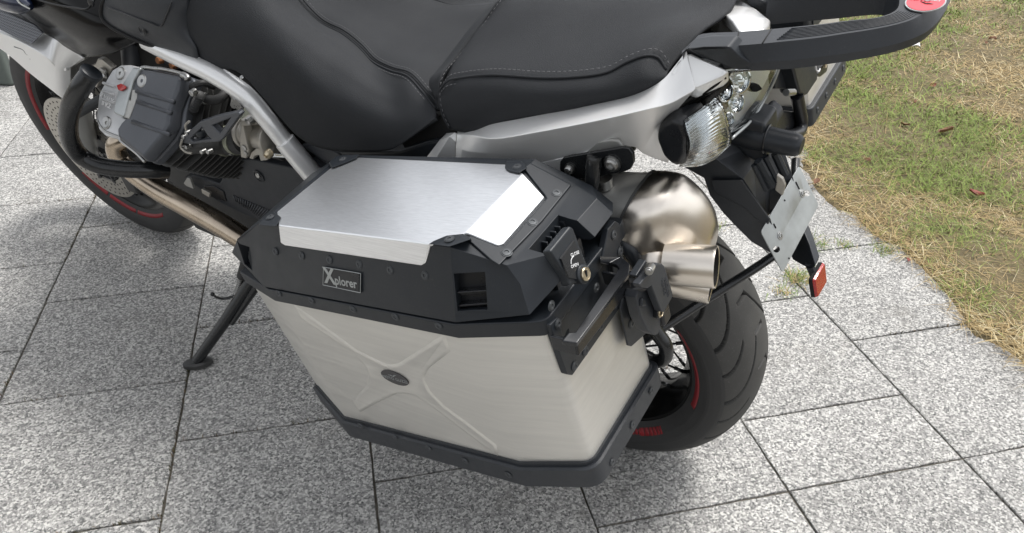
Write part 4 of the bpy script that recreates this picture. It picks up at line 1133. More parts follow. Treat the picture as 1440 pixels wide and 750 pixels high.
# side cover behind the header
q = [(258, 250), (272, 247), (308, 259), (318, 240), (325, 222), (355, 224), (387, 231), (432, 241), (470, 236), (480, 300), (420, 318), (368, 312), (336, 299), (310, 286), (283, 268)]
P = [pt(x, y, -.165) for x, y in q]; bm = NB(); loft(bm, [P, [p + V(0, .05, 0) for p in P]]); sc_ = obj('side_cover', bm, M_['grey'], bike, bevel=.004, seg=3)
c = pt(364, 248, -.166); bm = NB(); lathe(bm, [(.014, 0), (.014, .001), (.011, .0015), (.0105, .0005)], axm(c, (0, -1, 0)), 24); lathe(bm, [(.0055, 0), (.0055, .005), (.003, .006)], axm(c + V(.003, 0, .004), (0, -1, .3)), 12, mi=1); obj('cover_screw', bm, [M_['plast'], M_['zinc']], sc_)
for k in range(16):
    t = k / 15; a_ = V(328, 275, 0).lerp(V(381, 297, 0), t); b_ = V(332, 284, 0).lerp(V(369, 308, 0), t)
    bm = NB(); tube(bm, [pt(a_.x, a_.y, -.167), pt(b_.x, b_.y, -.167)], .0014, smooth=False, seg=5); obj('louvre', bm, M_['headgrey'], sc_, sharp=0)
q = [(286, 262), (300, 262), (314, 270), (318, 284), (306, 282), (292, 274)]
P = [pt(x, y, -.168) for x, y in q]; bm = NB(); loft(bm, [P, [p + V(0, .01, 0) for p in P]]); obj('cover_boss', bm, M_['plast2'], sc_, bevel=.002)
# throttle cover with its two triangular windows
TY = -.265
q = [(255, 201), (264, 186), (280, 172), (305, 164), (334, 158), (338, 162), (326, 178), (314, 195), (308, 200), (288, 201), (268, 204)]
P = [pt(x, y, TY) for x, y in q]; bm = NB(); loft(bm, [P, [p + V(0, .012, 0) for p in P]]); tc_ = obj('throttle_cover', bm, M_['headgrey'], bike, bevel=.0025, seg=3)
cbm = NB()
for h in ([(298, 177), (323, 167), (309, 188)], [(267, 196), (284, 179), (291, 190), (297, 196), (270, 199)]):
    Pq = [pt(x, y, TY) for x, y in h]; loft(cbm, [[p - V(0, .02, 0) for p in Pq], [p + V(0, .03, 0) for p in Pq]])
cut(tc_, cbm)
def tb(px, py, y, r, ax, h, name, mt, prof=None, seg=24):
    c = pt(px, py, y); bm = NB(); lathe(bm, prof or [(r, -h / 2), (r, h / 2)], axm(c, ax), seg); return obj(name, bm, M_[mt], bike, bevel=.0015)
X_ = (1, 0, .06)
# intake tract: manifold, rubber, clamps, throttle body
bm = NB(); tube(bm, [pt(262, 206, -.25), pt(285, 204, -.235), pt(312, 200, -.20)], [.016, .016, .024], seg=20); obj('intake_manifold', bm, M_['fin'], bike)
bm = NB(); tube(bm, [pt(308, 199, -.19), pt(345, 196, -.19)], .027, smooth=False, seg=28); obj('intake_rubber', bm, M_['rubber'], bike)
for x, yy in ((317, 198), (333, 196)):
    tb(x, yy, -.19, .0295, X_, .011, 'hose_clamp', 'olive', seg=32)
    c = pt(x + 6, yy + 17, -.205); bm = NB(); cyl(bm, c - V(.008, 0, 0), c + V(.008, 0, 0), .0045, 10); obj('clamp_screw', bm, M_['zinc'], bike)
thb = tb(366, 190, -.19, .030, X_, .07, 'throttle_body', 'cast', [(.022, -.042), (.031, -.040), (.031, -.032), (.026, -.030), (.026, .024), (.030, .026), (.030, .034), (.024, .036)], 32)
for x, yy, r in ((350, 170, .006), (345, 207, .006), (347, 214, .004)):
    c = pt(x, yy, -.22); bm = NB(); lathe(bm, [(r, -.006), (r, .004), (r * .6, .005)], axm(c, (0, -1, 0)), 10); obj('flange_screw', bm, M_['zinc'], thb)
tb(354, 157, -.185, .022, (0, -.35, 1), .006, 'throttle_pulley', 'olive', [(.010, -.02), (.010, -.004), (.024, -.003), (.024, .001), (.020, .0015), (.019, .003), (.004, .004)], 32)
bm = NB(); cyl(bm, pt(360, 176, -.20), pt(360, 163, -.19), .010, 16); obj('pulley_shaft', bm, M_['cast'], bike)
q = [(338, 168), (350, 172), (352, 178), (342, 178), (350, 212), (346, 224), (338, 222), (336, 196)]
P = [pt(x, y, -.222) for x, y in q]; bm = NB(); loft(bm, [P, [p + V(0, .02, 0) for p in P]]); obj('throttle_flange', bm, M_['cast'], bike, bevel=.003, seg=3)
q = [(352, 215), (360, 209), (372, 211), (378, 217), (376, 226), (366, 227), (364, 219), (358, 220), (356, 225), (350, 223)]
P = [pt(x, y, -.215) for x, y in q]; bm = NB(); loft(bm, [P, [p + V(0, .018, 0) for p in P]]); obj('throttle_lug', bm, M_['cast'], bike, bevel=.002)
c = pt(377, 217, -.225); bm = NB(); lathe(bm, [(.008, -.006), (.008, .003), (.004, .007), (.003, .004)], axm(c, (0, -1, 0)), 12); obj('adjuster_screw', bm, M_['brass'], bike)
bm = NB(); cyl(bm, pt(382, 218, -.21), pt(402, 219, -.20), .0045, 12); obj('throttle_rod', bm, M_['chrome'], bike)
tb(395, 205, -.17, .026, X_, .03, 'filter_boot', 'rubber')
# hoses, coil boot, clips round the head
bm = NB(); tube(bm, [pt(289, 139, -.19), pt(300, 141, -.19), pt(312, 137, -.18), pt(320, 126, -.16)], .0085, seg=14); obj('vent_hose', bm, M_['rubber'], bike)
tb(288, 139, -.19, .0105, (.9, 0, .3), .008, 'hose_clip', 'zinc')
bm = NB(); a = pt(282, 134, -.215); b = pt(272, 152, -.215)
for k in range(7):
    c = a.lerp(b, k / 6); lathe(bm, [(.0055, -.0018), (.0085, 0), (.0055, .0018)], axm(c, b - a), 14)
cyl(bm, a, b, .0055, 12); cyl(bm, b, b + (b - a) * .5, .010, 14); obj('coil_boot', bm, M_['rubber'], bike)
tb(272, 130, -.225, .006, (0, -1, 0), .012, 'cover_stud', 'zinc')
bm = NB(); tube(bm, [pt(262, 128, -.20), pt(272, 121, -.20), pt(285, 117, -.19), pt(300, 122, -.17)], .006, seg=10); obj('wiring_tube', bm, M_['rubber'], bike)
bm = NB(); tube(bm, [pt(325, 133, -.19), pt(331, 140, -.19)], .004, smooth=False); tube(bm, [pt(305, 118, -.19), pt(311, 124, -.19)], .004, smooth=False); obj('cable_end', bm, M_['zinc'], bike)
for x, y, r in ((333, 143, .010), (337, 149, .008), (330, 147, .007)):
    tb(x, y, -.18, r, (.3, -1, .2), .010, 'linkage_nut', 'zinc', seg=8)
for x, y in ((258, 207), (264, 206), (265, 186), (260, 192), (286, 213), (295, 213)):
    tb(x, y, -.262, .0045, (0, -1, .2), .012, 'manifold_nut', 'zinc', seg=8)
bm = NB(); tube(bm, [pt(256, 197, -.268), pt(254, 206, -.268), pt(260, 213, -.268), pt(270, 216, -.265)], .0022, seg=8); obj('wire_clip', bm, M_['cast'], bike); bm = NB(); tube(bm, [pt(262, 183, -.268), pt(261, 176, -.268), pt(266, 171, -.268)], .0022, seg=8); obj('wire_clip', bm, M_['cast'], bike)
c = pt(283, 187, -.255); bm = NB(); bmesh.ops.create_uvsphere(bm, u_segments=14, v_segments=8, radius=.010, matrix=Matrix.Translation(c)); obj('throttle_stop', bm, M_['plast'], bike)
bm = NB(); tube(bm, [pt(333, 160, -.20), pt(345, 150, -.18), pt(352, 143, -.16)], .003, seg=8); obj('throttle_cable', bm, M_['rubber'], bike)
# rear frame tube, silver
ft = [(206, 59, -.205), (230, 71, -.207), (258, 84, -.21), (300, 104, -.21), (343, 132, -.208), (372, 164, -.205), (398, 197, -.20), (412, 214, -.198)]
bm = NB(); tube(bm, [pt(*p) for p in ft], [.0145, .0150, .016, .0165, .0165, .0160, .0155, .0155], k=7, seg=24); frt = obj('frame_tube', bm, M_['silver'], bike)
bm = NB(); tube(bm, [pt(400, 198, -.20), pt(440, 246, -.19), pt(470, 284, -.18)], [.0185, .0185, .0185], seg=24, smooth=False); obj('lower_frame_tube', bm, M_['silver'], bike, bevel=.0015)
c = pt(340, 109, -.225); bm = NB(); lathe(bm, [(.004, 0), (.003, .0015)], axm(c, (0, -.5, .85)), 10); obj('frame_rivet', bm, M_['zinc'], frt)
# dark bracket with two rusty nuts below the tank
q = [(212, 66), (238, 78), (258, 92), (250, 98), (232, 90), (222, 84)]
P = [pt(x, y, -.17) for x, y in q]; bm = NB(); loft(bm, [P, [p + V(0, .02, 0) for p in P]]); obj('tank_bracket', bm, M_['headgrey'], bike, bevel=.002)
for x, y in ((225, 85), (244, 92)): tb(x, y, -.178, .007, (0, -1, .3), .012, 'rusty_nut', 'rust', seg=6)
bm = NB(); tube(bm, [pt(187, 55, -.13), pt(190, 100, -.14)], .024, smooth=False, seg=20); obj('steering_strut', bm, M_['headgrey'], bike)
bm = NB(); q = [pt(x, y, -.13) for x, y in ((196, 60), (258, 78), (300, 96), (345, 118), (380, 150), (412, 190), (450, 240), (405, 244), (372, 190), (335, 160), (300, 132), (250, 110), (200, 92))]; loft(bm, [q, [p + V(0, .03, 0) for p in q]]); obj('dark_gap_filler', bm, M_['dark'], bike, bevel=.003)  # added near-black sheet, darkens the open gap between frame tube and seat
bm = NB(); tube(bm, [pt(108, 160, -.22), pt(122, 152, -.21), pt(145, 139, -.19)], .011, seg=12); obj('cooler_hose', bm, M_['plast'], bike)
# side stand
foot = V(-.884, -.369, .086)
s1 = pt(352, 398, -.215); s2 = s1 + (s1 - foot) * .35
bm = NB(); tube(bm, [foot + V(0, 0, .006), foot.lerp(s1, .5), s1, s2], [.0125, .0135, .0155, .018], smooth=False, seg=16); sst = obj('side_stand', bm, M_['pcoat'], bike)
bm = NB(); tube(bm, [foot.lerp(s1, .55) + V(.014, 0, -.008), s1 + V(.016, 0, -.006), s2 + V(.016, 0, 0)], [.006, .010, .010], smooth=False, seg=10); obj('stand_gusset', bm, M_['pcoat'], sst)
I3 = BIKE.inverted(); gz = I3.to_3x3() @ V(0, 0, 1)
fp = I3 @ V(*(BIKE @ foot).xy, .004)
bm = NB()
fx = (s1 - foot); fx = (fx - gz * fx.dot(gz)).normalized(); fy = gz.cross(fx)
lp = [fp + fx * (.034 * math.cos(t) + .0) + fy * .019 * math.sin(t) for t in [2 * math.pi * k / 28 for k in range(28)]]
loft(bm, [lp, [p + gz * .009 for p in lp], [fp + (p - fp) * .75 + gz * .013 for p in lp]]); obj('stand_foot', bm, M_['fin'], sst)
# gear lever end, spring and hook beside the stand
a = pt(333, 415, -.235); 
bm = NB(); tube(bm, [pt(299, 414, -.27), pt(303, 417, -.262), pt(312, 420, -.25), pt(322, 419, -.24), pt(334, 415, -.225)], .0032, seg=10)
bmesh.ops.create_uvsphere(bm, u_segments=10, v_segments=6, radius=.0052, matrix=Matrix.Translation(pt(299, 414, -.27))); obj('stand_hook', bm, M_['pcoat'], sst)
bm = NB(); A_, B_ = pt(333, 412, -.232), pt(341, 385, -.22)
cyl(bm, A_, B_, .0055, 14)
for k in range(10): lathe(bm, [(.0052, -.0008), (.0066, 0), (.0052, .0008)], axm(A_.lerp(B_, (k + .5) / 10), B_ - A_), 12)
obj('stand_spring', bm, M_['zinc'], sst)
bm = NB(); cyl(bm, pt(340, 389, -.221), pt(346, 368, -.21), .0115, 14); obj('spring_boot', bm, M_['rubber'], sst)
# ================================================================== bodywork
def mirr(p): return V(p.x, -p.y, p.z)
def close_patch(bm, M2=True):
    """mirror the surface to the right side of the machine"""
    g = bmesh.ops.duplicate(bm, geom=bm.verts[:] + bm.edges[:] + bm.faces[:])
    for v in g['geom']:
        if isinstance(v, bmesh.types.BMVert): v.co.y = -v.co.y
    bmesh.ops.reverse_faces(bm, faces=[f for f in g['geom'] if isinstance(f, bmesh.types.BMFace)])
def z4(x, y): return (240 + x / 2.885, y / 2.885)
def zT(x, y): return (900 + x / 3.408, 60 + y / 3.408)
def zR(x, y): return (960 + x / 3.789, y / 3.789)
def z0(x, y): return (x / 6, y / 6)
# --- rider seat: side skirt
rows = [
 [(262, 66, -.205), (250, 34, -.20), (262, -2, -.19), (300, -60, -.15), (340, -110, -.08)],
 [(300, 94, -.205), (292, 52, -.207), (300, 8, -.19), (330, -50, -.14), (365, -90, -.07)],
 [(337, 103, -.20), (335, 64, -.208), (345, 14, -.185), (365, -30, -.13), (392, -50, -.06)],
 [(379, 148, -.20), (385, 92, -.21), (395, 42, -.175), (405, 12, -.125), (417, -4, -.065)],
 [(412, 186, -.20), (420, 118, -.21), (428, 66, -.175), (438, 38, -.12), (448, 30, -.075)],
 [(440, 205, -.20), (450, 142, -.208), (460, 92, -.17), (470, 62, -.125), (480, 47, -.085)],
 [(475, 213, -.20), (485, 155, -.205), (492, 112, -.17), (499, 84, -.13), (505, 67, -.095)],
 [(515, 214, -.20), (520, 168, -.20), (521, 130, -.175), (523, 106, -.14), (524, 87, -.108)],
 [(548, 211, -.20), (550, 175, -.195), (550, 144, -.172), (549, 120, -.15), (548, 99, -.122)],
 [(570, 199, -.197), (574, 172, -.190), (575, 145, -.172), (574, 125, -.155), (573, 107, -.135)],
 [(592, 182, -.190), (594, 168, -.183), (595, 152, -.172), (595, 140, -.162), (594, 129, -.152)],
 [(612, 166, -.180), (613, 163, -.175), (614, 160, -.171), (614, 157, -.168), (613, 153, -.163)],
]
RW = [[pt(*p) for p in r] for r in rows]
for _ in range(2):                                      # ease the depth of the skirt so the vinyl lies taut
    ny = [[p.y for p in r] for r in RW]
    for i in range(1, len(RW) - 1):
        for j in range(1, 4):
            y_ = .5 * ny[i][j] + .25 * (ny[i - 1][j] + ny[i + 1][j]); px, py = rows[i][j][:2]; RW[i][j] = pt(px, py, y_)
bm = NB(); gout = grid(bm, RW, 8, 12)
# creases pressed into the vinyl
for cr_pts, dep, wid in (([pt(458, 68, -.168), pt(460, 90, -.181), pt(466, 112, -.19), pt(480, 138, -.2)], .0022, .0045), ([pt(476, 62, -.13), pt(492, 78, -.15), pt(503, 98, -.165)], .0012, .006)):
    cc_ = curve(cr_pts, 10); nn_ = len(cc_)
    for r in gout:
        for v in r:
            dmin, im = min(((v.co - c).length, i) for i, c in enumerate(cc_))
            if dmin < wid * 3: v.co.y += dep * math.exp(-(dmin / wid) ** 2) * math.sin(math.pi * (im + .5) / nn_)
seat = obj('rider_seat_side', bm, M_['seat'], bike, sharp=0, solid=.006)
ms = seat.copy(); col.objects.link(ms); ms.name = 'rider_seat_side'; ms.parent = bike; ms.matrix_local = Matrix.Scale(-1, 4, (0, 1, 0))
# top cushion from seam to seam
seam = [r[-1] for r in RW[2:]]
zc_ = [.905, .893, .878, .868, .858, .850, .846, .846, .850, .856]
rowsT = []
for s, zc in zip(seam, zc_):
    rowsT.append([s, V(s.x - .004, s.y * .72, s.z * .55 + zc * .45 + .003), V(s.x - .006, s.y * .35, zc), V(s.x - .006, 0, zc - .002), V(s.x - .006, -s.y * .35, zc), V(s.x - .004, -s.y * .72, s.z * .55 + zc * .45 + .003), mirr(s)])
cs = [pt(617, 135, -.166), pt(622, 104, -.150), pt(640, 80, -.115), pt(700, 3, -.02)]
cs[3] = V(cs[3].x, 0, cs[3].z)
pre = [p - V(.028, 0, .020) for p in cs]; pre[0] = cs[0] - V(.006, 0, .006)
rowsT.append(pre + [mirr(p) for p in pre[2::-1]])
rowsT.append([p for p in cs] + [mirr(p) for p in cs[2::-1]])
bm = NB(); grid(bm, rowsT, 6, 5)
seat_t = obj('rider_seat_top', bm, M_['seat'], bike, sharp=0, solid=.006)
# seams: rolled cords and stitched threads along both sides of the joint
def stitches(par, P, dx, step=.0075, ln=.0042, r=.00055):
    bm = NB(); C_ = curve(P, 12); acc = 0
    for a, b in zip(C_, C_[1:]):
        L_ = (b - a).length; t = 0
        while acc + (L_ - t) >= step:
            t += step - acc; acc = 0; c = a.lerp(b, t / L_); d = (b - a).normalized()
            cyl(bm, c - d * ln / 2 + dx, c + d * ln / 2 + dx, r, 5)
        acc += L_ - t
    return obj('stitching', bm, M_['stitch'], par, sharp=0)
bm = NB(); tube(bm, seam, .0019, k=8, seg=8); obj('seam_welt', bm, M_['seat'], seat_t, sharp=0)
bm = NB(); tube(bm, [p + V(.004, .004, .004) for p in seam], .0016, k=8, seg=8); obj('seam_welt', bm, M_['seat'], seat_t, sharp=0)
stitches(seat_t, seam, V(.003, .009, .0055)); stitches(seat, seam, V(-.002, -.0045, -.0015))
# --- passenger seat
prow = [
 [(632, 182, -.176), (622, 160, -.176), (617, 134, -.168), (640, 82, -.112)],
 [(660, 187, -.180), (648, 150, -.188), (642, 111, -.168), (668, 66, -.105)],
 [(700, 178, -.180), (695, 142, -.190), (692, 106, -.170), (712, 62, -.105)],
 [(754, 169, -.180), (755, 140, -.190), (760, 110, -.170), (775, 62, -.105)],
 [(800, 160, -.178), (802, 138, -.186), (808, 109, -.166), (820, 62, -.10)],
 [(840, 151, -.172), (844, 131, -.180), (852, 103, -.158), (868, 58, -.095)],
 [(872, 143, -.166), (876, 124, -.172), (882, 88, -.148), (905, 48, -.09)],
 [(896, 136, -.160), (902, 114, -.165), (908, 79, -.140), (935, 40, -.085)],
 [(922, 121, -.153), (924, 110, -.153), (926, 82, -.132), (958, 40, -.08)],
 [(936, 109, -.148), (938, 104, -.143), (945, 94, -.128), (985, 47, -.07)],
]
cz = [(0, 0)] * 10
PR = [[pt(*p) for p in r] for r in prow]
cen_x = [cs[3].x, -.115, -.07, -.01, .035, .08, .12, .15, .175, .196]; cen_z = [cs[3].z, .942, .950, .953, .957, .962, .967, .970, .972, .970]
rowsP = []
for r, x, z in zip(PR, cen_x, cen_z):
    left = r + [V(x, 0, z)]; rowsP.append(left + [mirr(p) for p in r[::-1]])
bm = NB(); grid(bm, rowsP, 6, 5)
pseat = obj('passenger_seat', bm, M_['seat'], bike, sharp=0, solid=.006)
edge = [pt(632, 181, -.178), pt(622, 160, -.177), pt(617, 134, -.170), pt(621, 106, -.152), pt(640, 82, -.114), pt(672, 42, -.066), pt(700, 3, -.024), V(cs[3].x, .02, cs[3].z + .002)]
bm = NB(); tube(bm, edge, .0017, k=8, seg=8); obj('seam_welt', bm, M_['seat'], pseat, sharp=0)
ps_ = [pt(618, 128, -.169), pt(627, 116, -.171)] + [r[2] + V(0, -.001, .001) for r in PR[1:9]] + [pt(937, 98, -.137)]
bm = NB(); tube(bm, ps_, .0017, k=8, seg=8); obj('seam_welt', bm, M_['seat'], pseat, sharp=0)
stitches(pseat, ps_, V(0, .007, .005)); stitches(pseat, ps_, V(0, -.005, -.006)); stitches(pseat, edge, V(.004, -.002, .001))
# dark void under the seats
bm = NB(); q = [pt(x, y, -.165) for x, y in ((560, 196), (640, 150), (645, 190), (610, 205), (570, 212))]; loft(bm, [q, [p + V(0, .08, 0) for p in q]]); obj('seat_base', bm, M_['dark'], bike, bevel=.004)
bm = NB(); q = [pt(x, y, -.175) for x, y in ((420, 205), (470, 213), (560, 213), (600, 200), (640, 195), (660, 250), (500, 262), (470, 240))]; loft(bm, [q, [p + V(0, .10, 0) for p in q]]); obj('seat_underside', bm, M_['plast'], bike, bevel=.006)
bm = NB(); q = [pt(x, y, -.178) for x, y in ((424, 206), (434, 203), (470, 214), (500, 232), (484, 232), (455, 226))]; loft(bm, [q, [p + V(0, .01, 0) for p in q]]); obj('side_trim', bm, M_['grey'], bike, bevel=.003)
# --- grey silver piece between seat and tail (two facets) and the tail fairing
def facets(name, loops, mt, solid=.004, bev=.002, par=bike, k=5, sharp=35, mirror=True):
    """strip surface through rows of pixels (px, py, y)"""
    bm = NB(); R2 = [[pt(*p) if len(p) == 3 else p for p in r] for r in loops]
    R3 = [curve(r, k) for r in R2]; vs = [[bm.verts.new(p) for p in r] for r in R3]
    for a, b in zip(vs, vs[1:]):
        for i in range(len(a) - 1): bm.faces.new((a[i], a[i + 1], b[i + 1], b[i]))
    if mirror: close_patch(bm)
    return obj(name, bm, M_[mt], par, sharp=sharp, solid=solid, bevel=bev, ang=25, recalc=False)
bm = NB(); q = [pt(x, y, -.150) for x, y in ((580, 192), (618, 184), (633, 182), (632, 240), (578, 236))]; loft(bm, [q, [p + V(0, .02, 0) for p in q]]); obj('side_panel_inner', bm, M_['silver2'], bike, bevel=.003)
a = [(628, 187, -.168), (618, 197, -.176), (596, 226, -.180), (590, 250, -.180)]; b = [(640, 186, -.178), (632, 192, -.188), (611, 226, -.192), (606, 250, -.190)]; c = [(643, 188, -.175), (641, 200, -.184), (640, 226, -.186), (640, 250, -.182)]
bm = NB()
vs = [[bm.verts.new(pt(*p)) for p in r] for r in (a, b, c)]
for r1_, r2_ in zip(vs, vs[1:]):
    for i in range(3): bm.faces.new((r1_[i], r1_[i + 1], r2_[i + 1], r2_[i]))
obj('side_panel', bm, M_['silver'], bike, solid=.006, bevel=.0018, seg=3)
top_ = [(645, 187, -.168), (668, 184, -.174), (698, 176, -.180), (754, 166, -.182), (838, 150, -.174), (893, 137, -.162), (930, 117, -.150), (950, 94, -.138), (966, 72, -.128)]
crs = [(645, 191, -.176), (668, 192, -.190), (700, 195, -.206), (756, 186, -.212), (840, 170, -.205), (905, 155, -.190), (940, 145, -.174), (962, 133, -.160), (978, 124, -.150)]
mid_ = [(644, 206, -.184), (662, 212, -.196), (700, 212, -.200), (756, 204, -.200), (840, 192, -.190), (905, 178, -.172), (925, 172, -.160), (938, 160, -.155), (950, 152, -.150)]
low_ = [(643, 232, -.184), (660, 232, -.192), (700, 233, -.190), (756, 236, -.188), (820, 240, -.182), (880, 204, -.172), (905, 214, -.160), (925, 222, -.152), (939, 227, -.145)]
band = facets('tail_fairing', [top_, crs, mid_, low_], 'silver', bev=.004)
# darker inner crease panel and the raised pad behind the pannier bracket
for q, d in (([(757, 236), (757, 222), (764, 209), (790, 203), (862, 193), (872, 194), (878, 202), (880, 214), (840, 240)], .006), ([(757, 240), (760, 223), (800, 215), (848, 209), (853, 212), (856, 222), (830, 245)], .010)):
    P = [pt(x, y, -.186) for x, y in q]; bm = NB(); loft(bm, [P, [p + V(0, -d, 0) for p in P]]); obj('tail_pad', bm, M_['silver2'] if d < .008 else M_['silver'], band, bevel=.003, seg=3)
# silver tail caps each side of the rack
def capbm(q, thick):
    bm = NB(); loft(bm, [q, [p - V(0, -.3, 1).normalized() * thick for p in q]]); return bm
q = [pt(*zT(*p), yy) for p, yy in (((138, 150), -.148), ((180, 95), -.142), ((222, 50), -.132), ((245, 46), -.128), ((340, 88), -.118), ((432, 132), -.108), ((400, 150), -.118), ((262, 218), -.145), ((200, 185), -.15))]
obj('tail_cap', capbm(q, .02), M_['silver'], bike, bevel=.004, seg=3)
q = [L(*zR(*p), pl=(.965, 0, -.25)) for p in ((215, 70), (232, 20), (262, -6), (300, 0), (330, 10), (400, 50), (467, 104), (462, 128), (440, 158), (300, 166), (262, 110))]
obj('tail_cap', capbm(q, .02), M_['silver'], bike, bevel=.004, seg=3)
q = [pt(*zR(*p), .0) for p in ((130, 190), (200, 80), (235, 78), (300, 168), (300, 190))]
bm = NB(); loft(bm, [q, [p - V(0, 0, .03) for p in q]]); obj('tail_centre', bm, M_['silver2'], bike, bevel=.003)
# --- rack: one closed loop with flat top
def rz(x): return .985 + .10 * (x - .24)
def rt(px, py, dz=0): return L(px, py, pl=(.985 - .024 + dz, .10, 0))
inner = [(*zR(60, 222),), (*zR(105, 181),), (1039, 45), (1075, 42), (1116, 38), (1155, 34), (1192, 29), (1220, 26.5), (1240, 23), (1256, 17), (1264, 8), (1262, -6), (1240, -14), (1180, -12), (1120, -8), (1080, -4)]
outer = [(958, 76), (966, 69), (1026, 65), (1060, 62.5), (1087, 60), (1145, 54), (1185, 48), (1224, 42), (1263, 34), (1290, 24), (1306, 8), (1308, -14), (1285, -34), (1200, -36), (1130, -30), (1085, -22)]
lowo = [(960, 78), (969, 72), (1030, 70), (1056, 87.5), (1075, 87), (1118, 84.5), (1170, 78), (1224, 70), (1277, 57), (1312, 38), (1334, 6), (1336, -20), (1305, -52), (1205, -55), (1130, -50), (1085, -40)]
lowo = lowo[:2] + lowo[2:]
I_ = [rt(*p) for p in inner]; O_ = [rt(*p) for p in outer]
LO = [rt(*p, dz=(-.020 if i > 2 else -.004)) for i, p in enumerate(lowo)]
LB_ = [p - V(0, 0, .014) - (p - (i + o) * .5).normalized() * .004 for p, i, o in zip(LO, I_, O_)]
LI = [V(i.x, i.y, lb.z) for i, lb in zip(I_, LB_)]
chains = [curve(c, 4) for c in (I_, O_, LO, LB_, LI)]
bm = NB(); loft(bm, [[ch[i] for ch in chains] for i in range(len(chains[0]))])
rack = obj('grab_rail', bm, M_['grey'], bike, bevel=.0022, seg=3, ang=18)
# fine ribs on the top of the rail
nI, nO = len(chains[0]), 0
for k in range(8):
    t = .12 + .70 * k / 7; P = []
    for i in range(16, 38): P.append(chains[0][i].lerp(chains[1][i], t) + V(0, 0, .0003))
    bm = NB(); tube(bm, P, .0007, smooth=False, seg=6); obj('rail_rib', bm, M_['grey'], rack, sharp=0)
for i in (13, 8):
    bm = NB(); tube(bm, [chains[0][i] + V(0, 0, .0001), chains[1][i + 1] + V(0, 0, .0001)], .0008, smooth=False, seg=6); obj('rail_joint', bm, M_['dark'], rack, sharp=0)
# far arm, its own box seen in the frame
q1 = [(1040, -12), (1098, 12), (1110, 8), (1129, 3), (1180, 1), (1268, -1)]
q2 = [(1062, 18), (1092, 26), (1102, 18.5), (1129, 17), (1180, 14), (1272, 9)]
A_ = [pt(x, y - 24, .10) for x, y in q1]; B_ = [pt(x, y, .055) for x, y in q1]; C_ = [pt(x, y, .057) for x, y in q2]; D_ = [p + V(0, .035, 0) for p in C_]
bm = NB(); loft(bm, [[a, b, c, d] for a, b, c, d in zip(A_, B_, C_, D_)]); obj('far_rail_arm', bm, M_['grey'], rack, bevel=.002)
# black foot of the rail
q = [pt(*zR(*p), yy) for p, yy in (((10, 264), -.150), ((110, 254), -.140), ((245, 250), -.132), ((300, 300), -.122), ((360, 336), -.112), ((440, 352), -.104), ((400, 376), -.100), ((262, 374), -.108), ((225, 352), -.112), ((205, 350), -.116), ((110, 300), -.130))]
bm = NB(); loft(bm, [q, [p + V(0, .03, 0) for p in q]]); obj('rail_foot', bm, M_['plast'], rack, bevel=.003, seg=3)
# round red badge on the rear of the rail
bc_ = rt(1301, 5) + V(0, 0, .001)
bm = NB(); disc(bm, bc_, (-.10, 0, 1), .026, .0205, (1, .05, .1), .0012, 32, 0); disc(bm, bc_ + V(0, 0, .0012), (-.10, 0, 1), .0243, .0190, (1, .05, .1), .0004, 32, 1)
fmb = face_mat(bc_ + V(.001, 0, .0018), (-.10, 0, 1), V(1, .15, .1))
merge(bm, text_bm('MOTO', .0085, face_mat(bc_ + V(-.008, .004, .0018), (-.10, 0, 1), V(.25, 1, .02)), .0002, bold=.0002), 0)
merge(bm, text_bm('GUZZI', .0085, face_mat(bc_ + V(.002, .006, .0018), (-.10, 0, 1), V(.25, 1, .02)), .0002, bold=.0002), 0)
fe = face_mat(bc_ + V(-.001, -.010, .0018), (-.10, 0, 1), V(.6, 1, .02))
prism(bm, [fe @ V(x * .8, y * .8, 0) for x, y in eg], (0, 0, .0003), mi=2)
obj('round_badge', bm, [M_['plate'], M_['redbadge'], M_['dark']], rack)
# --- rear lamps
q = [(926, 190), (927, 176), (936, 163), (950, 156), (966, 162), (975, 185), (972, 215), (962, 232), (950, 230), (936, 216)]
P = [pt(x, y, -.160) for x, y in q]; P2 = [V(p.x + .01, -.02, p.z) for p in P]
cP = sum(P, V(0, 0, 0)) / len(P)
bm = NB(); loft(bm, [[cP + (p - cP) * .82 + V(0, -.012, 0) for p in P], P, P2]); lampb = obj('lamp_housing', bm, M_['plast2'], bike, bevel=.009, seg=5, ang=20)
def zz(p, y): return pt(*zT(*p), y)
# black surround ledges over the indicator
for k, (o1, y_) in enumerate(((0, -.155), (9, -.150), (18, -.145))):
    q = [zz((150 + o1 * .6, 352 + o1 * .7), y_), zz((215 + o1, 285 + o1), y_ + .012), zz((330 + o1 * .5, 215 + o1 * 1.3), y_ + .03), zz((405, 160 + o1 * 1.5), y_ + .045)]
    bm = NB(); tube(bm, q, .0042, seg=8); obj('lamp_ledge', bm, M_['gloss'], lampb, sharp=0)
q = [zz(p, y_) for p, y_ in (((140, 352), -.150), ((215, 290), -.145), ((325, 222), -.125), ((420, 150), -.105), ((430, 175), -.100), ((360, 262), -.112), ((300, 330), -.125), ((200, 372), -.148))]
bm = NB(); loft(bm, [q, [p + V(0, .02, -.02) for p in q]]); obj('lamp_brow', bm, M_['gloss'], lampb, bevel=.002)
gr_ = [
 [((215, 366), -.160), ((270, 330), -.150), ((320, 292), -.136), ((357, 258), -.118)],
 [((232, 430), -.168), ((290, 385), -.162), ((350, 335), -.145), ((398, 312), -.118)],
 [((240, 490), -.166), ((310, 448), -.162), ((375, 405), -.142), ((424, 390), -.112)],
 [((222, 545), -.160), ((300, 510), -.158), ((380, 470), -.136), ((438, 455), -.104)],
 [((192, 588), -.150), ((280, 588), -.146), ((360, 556), -.126), ((432, 492), -.100)],
]
GR_ = [[zz(p, y_) for p, y_ in r] for r in gr_]
bm = NB(); out = grid(bm, GR_, 26, 6)
bm.normal_update()
